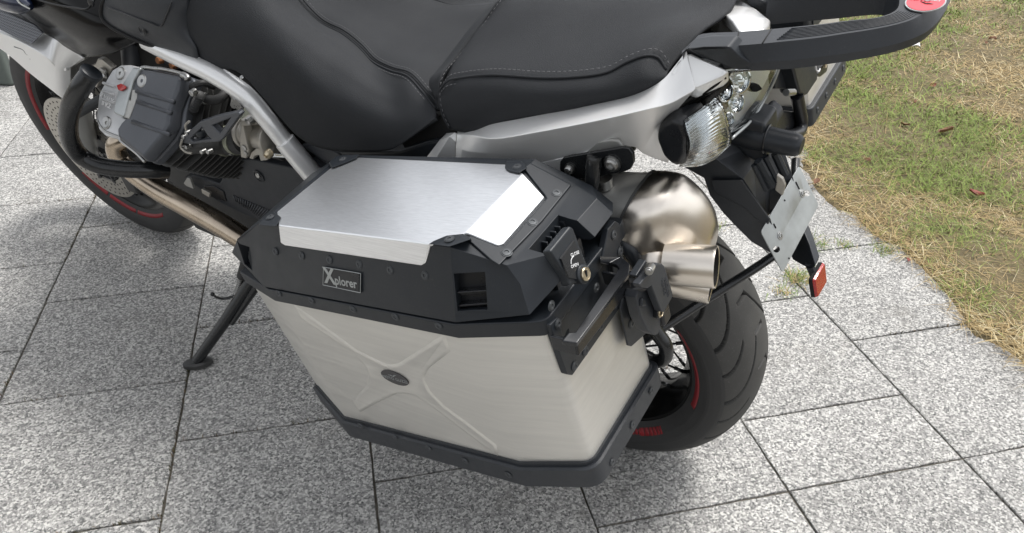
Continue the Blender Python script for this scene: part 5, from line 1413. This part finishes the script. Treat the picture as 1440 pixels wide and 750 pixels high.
for i, r in enumerate(out):
    h = .0016 * (1 - abs(((i % 6) / 6) * 2 - 1)) * 2
    for v in r: v.co += V(0, -1, .25).normalized() * (h - .001)
ind = obj('indicator_lens', bm, M_['chrome'], lampb, sharp=0)
bm = NB(); grid(bm, [[p + V(.001, -.006, .002) for p in r] for r in GR_], 5, 5)
obj('lens_cover', bm, M_['lens'], lampb, sharp=0, solid=.0015)
# central tail lamp: chrome bowl with round reflectors behind a clear cover
tl = [
 [((425, 140), -.100), ((520, 126), -.055), ((600, 122), -.02), ((668, 118), .015)],
 [((395, 190), -.105), ((500, 200), -.058), ((575, 200), -.02), ((640, 186), .010)],
 [((372, 262), -.110), ((460, 290), -.065), ((540, 285), -.03), ((590, 280), .000)],
 [((405, 340), -.108), ((450, 350), -.075), ((500, 345), -.05), ((545, 345), -.02)],
 [((436, 448), -.098), ((455, 435), -.080), ((480, 415), -.06), ((520, 385), -.04)],
]
TL = [[zz(p, y_) for p, y_ in r] for r in tl]
bm = NB(); grid(bm, [[p + V(-.012, .006, -.004) for p in r] for r in TL], 5, 5); tail_ = obj('tail_lamp', bm, M_['lampref'], lampb, sharp=0)
bm = NB(); grid(bm, TL, 5, 5); obj('lens_cover', bm, M_['lens'], lampb, sharp=0, solid=.0015)
for x, y, y_, r in ((492, 195, -.063, .017), (425, 250, -.10, .012), (475, 300, -.068, .013), (435, 385, -.092, .010)):
    c = zz((x, y), y_) + V(-.006, .004, 0)
    bm = NB(); MM = axm(c, (.75, -.45, .35))
    lathe(bm, [(r, -.004), (r, .001), (r * .86, .002), (r * .8, -.002), (r * .35, -.005), (r * .3, .003), (r * .12, .005)], MM, 20)
    for k in range(6):
        t = k * math.pi / 3; bmesh.ops.create_uvsphere(bm, u_segments=8, v_segments=5, radius=r * .10, matrix=MM @ Matrix.Translation((r * .56 * math.cos(t), r * .56 * math.sin(t), 0)))
    obj('lamp_reflector', bm, M_['chrome'], tail_, sharp=40)
bm = NB(); tube(bm, [zz((668, 118), .016), zz((642, 186), .011), zz((592, 282), .001), zz((530, 378), -.038), zz((440, 460), -.098)], .0020, seg=8); obj('lens_rim', bm, M_['plate'], lampb, sharp=0)
bm = NB(); q = [zz(p, -.035) for p in ((505, 215), (530, 195), (570, 198), (592, 225), (560, 240), (525, 235))]; loft(bm, [q, [p + V(-.01, .01, -.005) for p in q]]); obj('lamp_mark', bm, M_['dark'], tail_, bevel=.002)
# lamp body behind
bm = NB(); q = [(.16, .835), (.22, .80), (.26, .83), (.272, .90), (.23, .95), (.15, .93), (.06, .90), (.04, .86)]
loft(bm, [[V(x - .05, -.07, z - .01) for x, z in q], [V(x - .05, .07, z - .01) for x, z in q]]); obj('tail_body', bm, M_['plast'], bike, bevel=.01)
# --- number plate lamp arm
s_, e_ = pt(1032, 186, -.03), pt(1119, 204, -.03)
bm = NB(); a = s_.lerp(e_, .0)
tube(bm, [a, s_.lerp(e_, .35), s_.lerp(e_, .62), e_, e_ + (e_ - s_) * .10], [.0175, .0185, .0175, .0158, .011], k=5, seg=22, flat=.95); lamp_arm = obj('plate_lamp', bm, M_['plast'], bike, sharp=50)
bm = NB(); c = s_.lerp(e_, .55); lathe(bm, [(.0182, -.0012), (.0196, 0), (.0182, .0012)], axm(c, e_ - s_), 24); obj('lamp_joint', bm, M_['plast2'], lamp_arm)
bm = NB(); q = [pt(x, y, -.04) for x, y in ((1030, 178), (1052, 168), (1075, 176), (1078, 214), (1072, 234), (1050, 222), (1032, 205))]; loft(bm, [q, [p + V(0, .05, 0) for p in q]]); obj('lamp_bracket', bm, M_['plast'], bike, bevel=.005, seg=3)
bm = NB(); q = [pt(x, y, .0) for x, y in ((1066, 165), (1075, 158), (1088, 170), (1090, 182), (1070, 178))]; loft(bm, [q, [p + V(0, .04, 0) for p in q]]); obj('lamp_bracket', bm, M_['grey'], bike, bevel=.005, seg=3)
# --- mudguard with its folded facets
def mg(pts): return [pt(*p) for p in pts]
oA = [(960, 234, -.070), (990, 251, -.066), (998, 275, -.063), (1017, 300, -.060), (1038, 322, -.056), (1056, 340, -.052), (1083, 356, -.048)]
oB = [(985, 216, -.080), (1010, 226, -.078), (1045, 252, -.068), (1056, 268, -.064), (1072, 292, -.056), (1084, 308, -.050), (1090, 330, -.044)]
oC_ = [(1020, 190, -.05), (1045, 200, -.05), (1062, 226, -.035), (1072, 248, -.03), (1082, 268, -.026), (1090, 290, -.022), (1096, 318, -.02)]
oD_ = [(1040, 170, .0), (1062, 190, .0), (1070, 212, .0), (1080, 236, .0), (1088, 252, .0), (1094, 276, .0), (1100, 306, .0)]
dD = [V(.235, 0, .83), V(.25, 0, .80), V(.262, 0, .775), V(.268, 0, .75), V(.272, 0, .72), V(.275, 0, .69), V(.279, 0, .65)]
bm = NB(); R4 = [mg(oA), mg(oB), [p + V(-.004, -.03, -.006) for p in dD], dD]; vs = [[bm.verts.new(p) for p in r] for r in R4]
inn_ = [bm.verts.new(V(p.x - .004, p.y * .6, p.z - .004)) for p in R4[0]]
vs = [inn_] + vs
for a, b in zip(vs, vs[1:]):
    for i in range(len(a) - 1): bm.faces.new((a[i], a[i + 1], b[i + 1], b[i]))
close_patch(bm)
mud = obj('mudguard', bm, M_['grey'], bike, solid=.004, bevel=.0025, seg=3, ang=14, recalc=False)
q = mg([(1000, 253, -.0675), (1044, 253, -.0705), (1055, 269, -.0665), (1084, 309, -.052), (1078, 322, -.053), (1048, 292, -.060), (1020, 278, -.064), (1004, 268, -.066)])
bm = NB(); loft(bm, [q, [p + V(0, -.004, .003) for p in q]]); obj('mudguard_panel', bm, M_['grey'], mud, bevel=.0025, seg=3)
for a_, b_, r_ in (((1066, 226, -.06), (1086, 262, -.052), .006), ((1076, 220, -.05), (1094, 256, -.045), .005), ((1090, 216, -.03), (1104, 246, -.03), .006), ((1060, 232, -.065), (1078, 268, -.058), .004)):
    bm = NB(); tube(bm, [pt(*a_), pt(*b_)], r_, smooth=False, seg=8); obj('mudguard_rib', bm, M_['plast'], mud, sharp=40)
q = mg([(1092, 246, -.05), (1100, 252, -.05), (1104, 262, -.05), (1100, 276, -.05), (1090, 268, -.05)]); bm = NB(); loft(bm, [q, [p + V(0, .006, 0) for p in q]]); obj('bracket_tab', bm, M_['cast'], mud, bevel=.001)
# --- number plate blank, reflector on its arm
PLq = [(1070, 326, -.078), (1124, 233, .082), (1151, 276, .082), (1101, 384, -.078)]
P4 = [pt(*p) for p in PLq]; P4[2] = P4[0] + (P4[1] - P4[0]) + (P4[3] - P4[0])
pn = (P4[1] - P4[0]).cross(P4[3] - P4[0]).normalized()
if pn.x < 0: pn = -pn
def rq(P, r=.006, n=4): return rloop(P, r, n)
bm = NB(); lp = rq(P4); loft(bm, [[p - pn * .0015 for p in lp], lp]); plate = obj('number_plate_blank', bm, M_['plate'], bike, bevel=.0004)
def onplate(px, py, d=0):
    r = L.R @ cam_ray(px, py); t = (P4[0] + pn * d - L.c).dot(pn) / r.dot(pn); return L.c + r * t
cbm = NB()
for x, y, r in ((1092, 351, .0045), (1134.5, 272, .0045)): cyl(cbm, onplate(x, y, -.01), onplate(x, y, .01), r, 16)
cut(plate, cbm)
for x, y in ((1096.5, 331.5), (1128, 272)):
    bm = NB(); lathe(bm, [(.0065, 0), (.0065, .0008), (.0042, .001), (.0040, .0022), (.0024, .0024), (.002, .001)], axm(onplate(x, y), pn), 16); obj('plate_bolt', bm, M_['zinc'], plate)
for a_, b_ in (((1088, 315), (1091, 321)), ((1119, 256), (1124, 266)), ((1103, 281.5), (1104, 282.5)), ((1109, 363), (1110, 364))):
    bm = NB(); tube(bm, [onplate(*a_, .0003), onplate(*b_, .0003)], .0012, smooth=False, seg=6); obj('plate_slot', bm, M_['dark'], plate)
q = [pt(x, y, yy) for x, y, yy in ((1114, 366, .02), (1105, 335, .045), (1124, 312, .045), (1138, 345, .015), (1147, 374, -.008), (1142, 380, -.008), (1137, 378, -.008), (1132, 376, 0), (1128, 374, .005))]
bm = NB(); loft(bm, [q, [p + V(0, .022, 0) for p in q]]); arm_ = obj('reflector_arm', bm, M_['plast'], bike, bevel=.003)
bm = NB(); tube(bm, [pt(1137, 370, -.0), pt(1147, 392, -.0)], .006, smooth=False, seg=10); obj('reflector_stem', bm, M_['plast'], arm_)
rr4 = [pt(1143, 393, -.02), pt(1156, 367, .018), pt(1161, 399, .018), pt(1147, 420, -.02)]
rr4 = [pt(1142, 394, -.022), pt(1157, 368, .022), pt(1160, 396, .022), pt(1146, 420, -.022)]
rn_ = (rr4[1] - rr4[0]).cross(rr4[3] - rr4[0]).normalized()
if rn_.x < 0: rn_ = -rn_
bm = NB(); lp = rq(rr4, .004, 3); loft(bm, [[p - rn_ * .006 for p in lp], [p for p in lp]]); loft(bm, [[p + rn_ * .0 for p in lp], [p + rn_ * .004 for p in rq([sum(rr4, V(0, 0, 0)) / 4 + (p - sum(rr4, V(0, 0, 0)) / 4) * .9 for p in rr4], .003, 3)]], mi=1)
obj('red_reflector', bm, [M_['dark'], M_['redlens']], arm_, bevel=.0006)
# --- silencer
def sring(x, z, ry, rz_, yc=-.175, n=40, e=2.6, tilt=0):
    out = []
    for k in range(n):
        t = 2 * math.pi * k / n; c, s_ = math.cos(t), math.sin(t)
        yy = ry * math.copysign(abs(c) ** (2 / e), c); z_ = rz_ * math.copysign(abs(s_) ** (2 / e), s_)
        out.append(V(x + z_ * tilt, yc + yy, z + z_))
    return out
TI = .22
bodyr = [sring(-.42, .50, .03, .03, -.16), sring(-.30, .60, .05, .05, -.165, tilt=TI), sring(-.15, .655, .056, .062, -.17, tilt=TI), sring(.0, .705, .058, .067, -.175, tilt=TI), sring(.150, .745, .058, .068, -.178, tilt=TI)]
bm = NB(); loft(bm, bodyr); sil = obj('silencer', bm, M_['silver2'], bike, sharp=40)
capr = [sring(.148, .745, .0605, .0700, -.178, tilt=TI), sring(.153, .746, .0610, .0710, -.178, tilt=TI), sring(.172, .750, .0595, .0712, -.177, tilt=TI), sring(.190, .753, .0560, .0670, -.173, e=2.5, tilt=TI * .9), sring(.206, .750, .0510, .0605, -.167, e=2.4, tilt=TI * .7), sring(.220, .745, .0450, .0530, -.160, e=2.3, tilt=TI * .5), sring(.233, .738, .0380, .0450, -.154, e=2.2, tilt=TI * .3), sring(.244, .731, .0290, .036, -.149, e=2.1), sring(.251, .725, .018, .024, -.147, e=2)]
bm = NB(); loft(bm, [curve([r[j] for r in capr], 3) for j in range(40)][0:0] or [[c[i] for c in [curve([r[j] for r in capr], 3) for j in range(40)]] for i in range((len(capr) - 1) * 3 + 1)])
scap = obj('silencer_end_cap', bm, M_['steel'], sil, sharp=0)
bm = NB(); loft(bm, [sring(.146, .745, .0612, .0712, -.178, tilt=TI), sring(.150, .745, .0612, .0712, -.178, tilt=TI)]); obj('cap_seam', bm, M_['fin'], sil)
def outlet(cs_, ce_, r, oval, name):
    ax = (ce_ - cs_); ln = ax.length; M = axm(cs_, ax) @ Matrix.Diagonal((1, 1, 1, 1))
    bm = NB(); n = 36; loops = []
    u = ax.normalized(); a = V(0, 1, 0); a = (a - u * a.dot(u)).normalized(); b = u.cross(a)
    for rr, z in ((r, 0), (r, ln - .003), (r * 1.0, ln - .001), (r * .985, ln + .0006), (r * .90, ln), (r * .88, ln - .008), (r * .86, ln - .05)):
        loops.append([cs_ + u * (z + .0) + (a * math.cos(t) * rr + b * math.sin(t) * rr * oval) + u * (math.sin(t) * 0) for t in [2 * math.pi * k / n for k in range(n)]])
    loft(bm, loops[:5], (True, False)); loft(bm, loops[4:], (False, True), mi=1)
    o = obj(name, bm, [M_['steel'], M_['outlet_black']], sil, sharp=50)
    bm = NB(); loft(bm, [[p - u * .004 for p in loops[-2]][:], [p - u * .02 for p in loops[-2]]]); obj('outlet_inside', bm, M_['outlet_black'], o); return o
ce = pt(1007, 376, -.204); cs0 = pt(952, 372, -.215)
outlet(cs0 + (cs0 - ce) * .3, ce, .0262, 1.08, 'outlet_pipe')
ce = pt(1000, 403, -.182); cs0 = pt(955, 394, -.190)
outlet(cs0 + (cs0 - ce) * .3, ce, .0235, 1.05, 'outlet_pipe')
bm = NB()
ce = pt(1007, 376, -.204); cs0 = pt(952, 372, -.215)
lathe(bm, [(.020, -.040), (.033, -.030), (.036, -.018), (.034, -.008), (.030, .0), (.0275, .005), (.0265, .009)], axm(pt(938, 371, -.204), ce - cs0), 36, cap=(True, False)); obj('outlet_collar', bm, M_['steel'], sil, sharp=0)
# black heat guard edge under the cap
bm = NB(); tube(bm, [pt(872, 340, -.235), pt(885, 352, -.235), pt(897, 370, -.23), pt(905, 388, -.22)], [.008, .010, .010, .008], seg=12); obj('silencer_strap', bm, M_['plast'], bike)
# --- pannier carrier: bracket, tube, cross bar
q = [(787, 228), (791, 223), (800, 220.5), (876, 207.5), (884, 209), (890, 217), (891, 229), (886, 239), (878, 242), (838, 250), (802, 254), (793, 251), (787, 240)]
P = [pt(x, y, -.205) for x, y in q]; bm = NB(); loft(bm, [P, [p + V(0, .006, 0) for p in P]]); brk = obj('carrier_bracket', bm, M_['pcoat'], bike, bevel=.0015, seg=2)
for x, y, r, mt in ((801.7, 237, .0075, 'zinc'), (861, 230, .0112, 'zinc')):
    bm = NB(); c = pt(x, y, -.2055)
    lathe(bm, [(r * 1.05, 0), (r * 1.05, .0015), (r * .8, .002), (r * .72, .006), (r * .55, .0075), (r * .44, .0076), (r * .40, .0030)], axm(c, (0, -1, 0)), 24); obj('bracket_bolt', bm, M_[mt], brk)
bm = NB(); tube(bm, [pt(836, 220, -.212), pt(834, 232, -.216), pt(829, 268, -.222), pt(800, 330, -.225), pt(770, 470, -.225)], .0095, k=6, seg=16); car = obj('carrier_tube', bm, M_['pcoat'], bike)
bm = NB(); q = [pt(x, y, -.208) for x, y in ((834, 220), (846, 222), (848, 234), (840, 246), (834, 240))]; loft(bm, [q, [p + V(0, -.008, 0) for p in q]]); obj('tube_gusset', bm, M_['pcoat'], brk, bevel=.002)
bm = NB(); tube(bm, [pt(846, 250, -.19), pt(848, 262, -.19)], .014, smooth=False, seg=16); obj('rubber_mount', bm, M_['zinc'], brk)
# lower carrier loop behind the second latch and the bar crossing behind the wheel
bm = NB(); tube(bm, [pt(912, 452, -.215), pt(925, 470, -.215), pt(936, 487, -.215), pt(935, 503, -.215), pt(922, 508, -.215), pt(905, 500, -.215), pt(870, 480, -.215)], .0105, k=6, seg=16); obj('carrier_loop', bm, M_['pcoat'], car)
b1_ = pt(898, 483, -.212); b2_ = pt(1088, 360, -.0)
b3_ = V(b2_.x, .20, b2_.z); 
bm = NB(); tube(bm, [b1_, b1_.lerp(b2_, .5), b1_.lerp(b2_, .95), b2_ + V(.006, .03, .002), V(b2_.x - .01, .12, b2_.z + .01), V(.26, .215, .62)], .0072, k=6, seg=14); obj('carrier_cross_bar', bm, M_['pcoat'], bike)
# --- tank, air scoop, side cover at the front left
rowsK = [
 [(-60, -30, -.19), (0, 4, -.20), (32, 26, -.205), (62, 46, -.21), (98, 70, -.212), (120, 79.5, -.212), (152, 78, -.208), (180, 66, -.205), (196, 58, -.20)],
 [(-40, -50, -.20), (14, -12, -.215), (48, 8, -.222), (78, 28, -.228), (108, 48, -.228), (130, 58, -.226), (152, 58, -.220), (172, 52, -.212), (188, 50, -.205)],
 [(-20, -80, -.18), (36, -40, -.20), (70, -20, -.21), (98, 0, -.215), (122, 18, -.218), (138, 28, -.218), (152, 34, -.215), (164, 38, -.210), (175, 44, -.205)],
 [(0, -130, -.10), (60, -90, -.13), (96, -66, -.14), (120, -46, -.15), (140, -30, -.16), (150, -14, -.17), (150, 8, -.195), (150, 22, -.205), (160, 36, -.205)],
]
RK = [[pt(*p) for p in r] for r in rowsK]
bm = NB(); grid(bm, RK, 6, 5); close_patch(bm)
tank = obj('tank', bm, M_['gloss'], bike, sharp=0, solid=.006, recalc=False)
# top of the tank joins both sides
topL = RK[-1]
bm = NB(); grid(bm, [[p, V(p.x - .02, p.y * .5, p.z + .03), V(p.x - .03, 0, p.z + .035), V(p.x - .02, -p.y * .5, p.z + .03), mirr(p)] for p in topL], 5, 5); obj('tank_top', bm, M_['gloss'], tank, sharp=0, solid=.006)
# swage line and fixing on the tank flank
bm = NB(); tube(bm, [pt(42, -4, -.232), pt(75, 6, -.235), (pt(105, 11, -.235)), pt(124, 12, -.233), pt(136, -6, -.215)], .0016, seg=8); obj('tank_swage', bm, M_['gloss'], tank, sharp=0)
bm = NB(); c = pt(129, 3, -.224); lathe(bm, [(.008, 0), (.008, .003), (.004, .004)], axm(c, (0, -1, .3)), 14); obj('tank_fixing', bm, M_['plast2'], tank)
# grey side cover under the tank, next to the seat
rowsS = [
 [(143, 14, -.214), (144, 24, -.218), (154, 36, -.222), (178, 49.5, -.222), (202, 60, -.218), (240, 72, -.215), (277, 82, -.212)],
 [(150, -6, -.212), (160, 8, -.220), (175, 22, -.226), (198, 36, -.228), (222, 44, -.224), (250, 54, -.216), (275, 66, -.208)],
 [(170, -30, -.20), (190, -20, -.21), (208, -6, -.216), (228, 8, -.216), (244, 20, -.212), (256, 34, -.206), (270, 50, -.200)],
 [(200, -70, -.16), (225, -60, -.17), (245, -42, -.18), (262, -20, -.188), (266, 2, -.192), (264, 20, -.196), (268, 40, -.196)],
]
RS_ = [[pt(*p) for p in r] for r in rowsS]
bm = NB(); grid(bm, RS_, 5, 5); scv = obj('tank_side_cover', bm, M_['grey'], bike, sharp=0, solid=.006)
ms = scv.copy(); col.objects.link(ms); ms.parent = bike; ms.matrix_local = Matrix.Scale(-1, 4, (0, 1, 0))
bm = NB(); tube(bm, [pt(150, 10, -.222), pt(185, 23, -.2275), pt(212, 33, -.227), pt(226, 37, -.2235), pt(234, 22, -.218), (pt(242, 2, -.213))], .0013, seg=8); obj('cover_swage', bm, M_['plast2'], scv, sharp=0)
bm = NB(); c = pt(201, 42.5, -.2265); lathe(bm, [(.010, 0), (.010, .0015), (.007, .003), (.0045, .0015)], axm(c, (0, -1, .2)), 18); obj('cover_screw', bm, M_['plast2'], scv)
bm = NB(); tube(bm, [pt(150, -8, -.21), pt(143, 8, -.214), (pt(143, 24, -.219)), pt(153, 36.5, -.223), pt(178, 50.5, -.223), pt(202, 61, -.219), pt(222, 67, -.214)], .0034, k=6, seg=8); obj('cover_edge', bm, M_['dark'], scv, sharp=0)
# silver air scoop with mesh
sc_t = [(-60, 0, -.20), (-20, 22, -.20), (10, 34, -.20), (40, 44, -.203), (62, 49, -.205), (78, 54, -.208), (98, 66, -.205), (119, 80, -.198)]
sc_r = [(-60, 22, -.235), (-20, 40, -.238), (10, 50, -.240), (36, 62, -.240), (58, 74, -.240), (72, 84, -.236), (84, 95, -.225), (100, 92, -.205)]
sc_b = [(-60, 40, -.225), (-20, 54, -.225), (4, 68, -.225), (22, 82, -.225), (45, 102, -.225), (72, 123, -.225), (90, 137, -.220), (99, 138, -.212)]
bm = NB(); vs = [[bm.verts.new(p) for p in curve([pt(*q) for q in r], 4)] for r in (sc_t, sc_r, sc_b)]
for a, b in zip(vs, vs[1:]):
    for i in range(len(a) - 1): bm.faces.new((a[i], a[i + 1], b[i + 1], b[i]))
close_patch(bm); scoop = obj('air_scoop', bm, M_['silver'], bike, solid=.005, bevel=.003, seg=3, recalc=False)
q = [pt(x, y, -.205) for x, y in ((100, 92), (119, 81), (118, 85), (99, 95), (96, 99), (103, 117), (98, 124), (86, 98))]
bm = NB(); loft(bm, [q, [p + V(0, .02, 0) for p in q]]); obj('scoop_lip', bm, M_['silver2'], scoop, bevel=.002)
# mesh: rows of small dark holes in a grey grille
def mesh_mat():
    m = bpy.data.materials.new('grille_mesh'); m.use_nodes = True; nt = m.node_tree; b = nt.nodes['Principled BSDF']
    tc = nt.nodes.new('ShaderNodeTexCoord'); mp = nt.nodes.new('ShaderNodeMapping'); mp.inputs['Scale'].default_value = (190, 190, 190); mp.inputs['Rotation'].default_value = (0, R_(35), 0)
    v = nt.nodes.new('ShaderNodeTexVoronoi'); v.inputs['Scale'].default_value = 1.4; v.inputs['Randomness'].default_value = 0
    r = nt.nodes.new('ShaderNodeValToRGB'); r.color_ramp.elements[0].position = .38; r.color_ramp.elements[0].color = (.008, .008, .008, 1); r.color_ramp.elements[1].position = .44; r.color_ramp.elements[1].color = (.16, .165, .18, 1)
    lnk(nt, tc.outputs['Object'], mp.inputs[0]); lnk(nt, mp.outputs[0], v.inputs['Vector']); lnk(nt, v.outputs['Distance'], r.inputs[0]); lnk(nt, r.outputs[0], b.inputs['Base Color'])
    b.inputs['Roughness'].default_value = .4; b.inputs['Metallic'].default_value = .4; return m
q = [(-30, 4), (0, 14), (25, 25), (48, 35), (60, 47), (44, 62), (20, 52), (0, 42), (-30, 28)]
ys = [-.212, -.213, -.214, -.215, -.222, -.2405, -.2415, -.241, -.240]
P = [pt(x, y, yy - .004) for (x, y), yy in zip(q, ys)]; bm = NB(); loft(bm, [P, [p + V(0, .004, 0) for p in P]]); obj('scoop_mesh', bm, mesh_mat(), scoop, bevel=.001)
# second rank of mesh, dark, above
q = [(-30, -16), (0, 2), (30, 22), (52, 34), (66, 46), (54, 42), (30, 31), (0, 16), (-30, 2)]
P = [pt(x, y, -.206) for x, y in q]; bm = NB(); loft(bm, [P, [p + V(0, .01, 0) for p in P]]); obj('scoop_trim', bm, M_['headgrey'], scoop, bevel=.002)
bm = NB(); tube(bm, [pt(20, 66, -.2385), pt(32, 70, -.2395), pt(38, 77, -.238), pt(46, 76, -.239), pt(50, 82, -.237), pt(42, 83, -.237), pt(56, 87, -.236)], .0011, k=5, seg=6); obj('scoop_emblem', bm, M_['headgrey'], scoop, sharp=0)
bm = NB(); lathe(bm, [(.006, 0), (.004, .006)], axm(pt(94, 96, -.215), (.3, -1, .2)), 12); obj('scoop_peg', bm, M_['silver'], scoop)
# dark blue lamp edge at the very corner
bm = NB(); tube(bm, [pt(-30, -26, -.23), pt(10, -4, -.235), pt(30, 4, -.235), pt(44, 10, -.232)], [.03, .028, .022, .006], k=5, seg=16); obj('front_lamp', bm, M_['blue'], bike)
bm = NB(); tube(bm, [pt(20, -8, -.262), pt(28, 4, -.260), pt(42, 12, -.25)], .0022, k=5, seg=8); obj('lamp_trim', bm, M_['chrome'], bike)
# near-black sheet added to stand for the dark void between scoop and engine
bm = NB(); q = [pt(x, y, -.14) for x, y in ((104, 92), (120, 76), (190, 60), (250, 90), (250, 120), (200, 120), (150, 110), (110, 110))]; loft(bm, [q, [p + V(0, .05, 0) for p in q]]); obj('dark_void_sheet', bm, M_['dark'], bike, bevel=.004)
# ================================================================== right pannier, far side
pan2 = empty('pannier', PAN, 'aluminium side case on the far side of the tail, half hidden under the grab rail', 'pannier')
for o in (pan, pan2): o['group'] = 'aluminium side cases'
def w2(px, py, v): return Q(px, py, y=v)
c1 = w2(1136, 178, .27); c2 = w2(1195, 84, .46)
ur = (c1.x + c2.x) / 2; wb = (c1.z + c2.z) / 2
pl2 = [(-.12, .25), (ur, .25), (ur, .44), (ur - .05, .465), (-.12, .465)]
bm = NB(); loft(bm, [rloop([V(u, v, wb + .012) for u, v in pl2], .012, 3), rloop([V(u, v, wb + .17) for u, v in pl2], .012, 3)]); obj('case_body', bm, M_['body'], pan2, sharp=25)
def off2(d): return [(u + (d if u > 0 else -d), v + (d if v > .3 else -d)) for u, v in pl2]
bm = NB(); loft(bm, [rloop([V(u, v, wb) for u, v in off2(.008)], .014, 3), rloop([V(u, v, wb + .034) for u, v in off2(.008)], .014, 3)]); b2_ = obj('bottom_bumper', bm, M_['grey'], pan2, bevel=.003)
bm = NB(); loft(bm, [rloop([V(u, v, wb + .165) for u, v in off2(.008)], .014, 3), rloop([V(u, v, wb + .24) for u, v in off2(.006)], .014, 3), rloop([V(u, v, wb + .27) for u, v in off2(-.02)], .014, 3)]); obj('lid', bm, M_['plast'], pan2, bevel=.003)
for i in range(4): screw(V(ur + .0085, .27 + .05 * i, wb + .018), (1, 0, 0), b2_)
# latch block, hook and strap on its rear face
def onx(px, py, d=0): return Q(px, py, x=ur + d)
q = [onx(*zT(*p), .03) for p in ((735, 118), (745, 105), (800, 100), (852, 92), (852, 180), (805, 250), (790, 256), (768, 245))]
bm = NB(); loft(bm, [q, [p - V(.03, 0, 0) for p in q]]); lb2 = obj('latch_block', bm, M_['plast'], pan2, bevel=.004, seg=3)
q = [onx(*zR(*p), .028) for p in ((750, 340), (765, 330), (778, 345), (770, 385), (740, 410), (715, 400))]
bm = NB(); loft(bm, [q, [p - V(.03, 0, 0) for p in q]]); obj('latch_lever', bm, M_['plast2'], pan2, bevel=.003)
bm = NB(); tube(bm, [onx(*zR(x, y), .034) for x, y in ((708, 345), (712, 372), (724, 382), (732, 368))], .0012, seg=6); obj('latch_mark', bm, M_['white'], pan2)
bm = NB(); lathe(bm, [(.007, 0), (.007, .003), (.004, .002)], axm(onx(*zR(755, 338), .03), (1, 0, 0)), 16); obj('latch_lock', bm, M_['brass'], pan2)
bm = NB(); tube(bm, [onx(*zT(x, y), .022) for x, y in ((752, 255), (765, 320), (775, 380), (765, 425), (735, 445), (690, 450))], .0095, k=5, seg=12); obj('carrier_hook', bm, M_['plast2'], pan2)
bm = NB(); cyl(bm, onx(*zT(700, 240), .03), onx(*zT(735, 238), .03), .005, 10); obj('clamp_bolt', bm, M_['zinc'], pan2)
q = [onx(*zT(*p), .012) for p in ((640, 135), (730, 118), (735, 190), (700, 222), (650, 222))]; bm = NB(); loft(bm, [q, [p - V(.01, 0, 0) for p in q]]); obj('mounting_plate', bm, M_['plast'], pan2, bevel=.002)
q = [onx(*zT(*p), .014) for p in ((580, 350), (700, 325), (745, 330), (760, 420), (700, 445), (600, 400))]; bm = NB(); loft(bm, [q, [p - V(.02, 0, 0) for p in q]]); obj('lower_clamp', bm, M_['plast2'], pan2, bevel=.004)
q = [onx(*zR(*p), .010) for p in ((695, 64), (775, 60), (770, 75), (725, 130), (697, 132))]; bm = NB(); loft(bm, [q, [p - V(.01, 0, 0) for p in q]]); obj('handle_plate', bm, M_['plast'], pan2, bevel=.001)
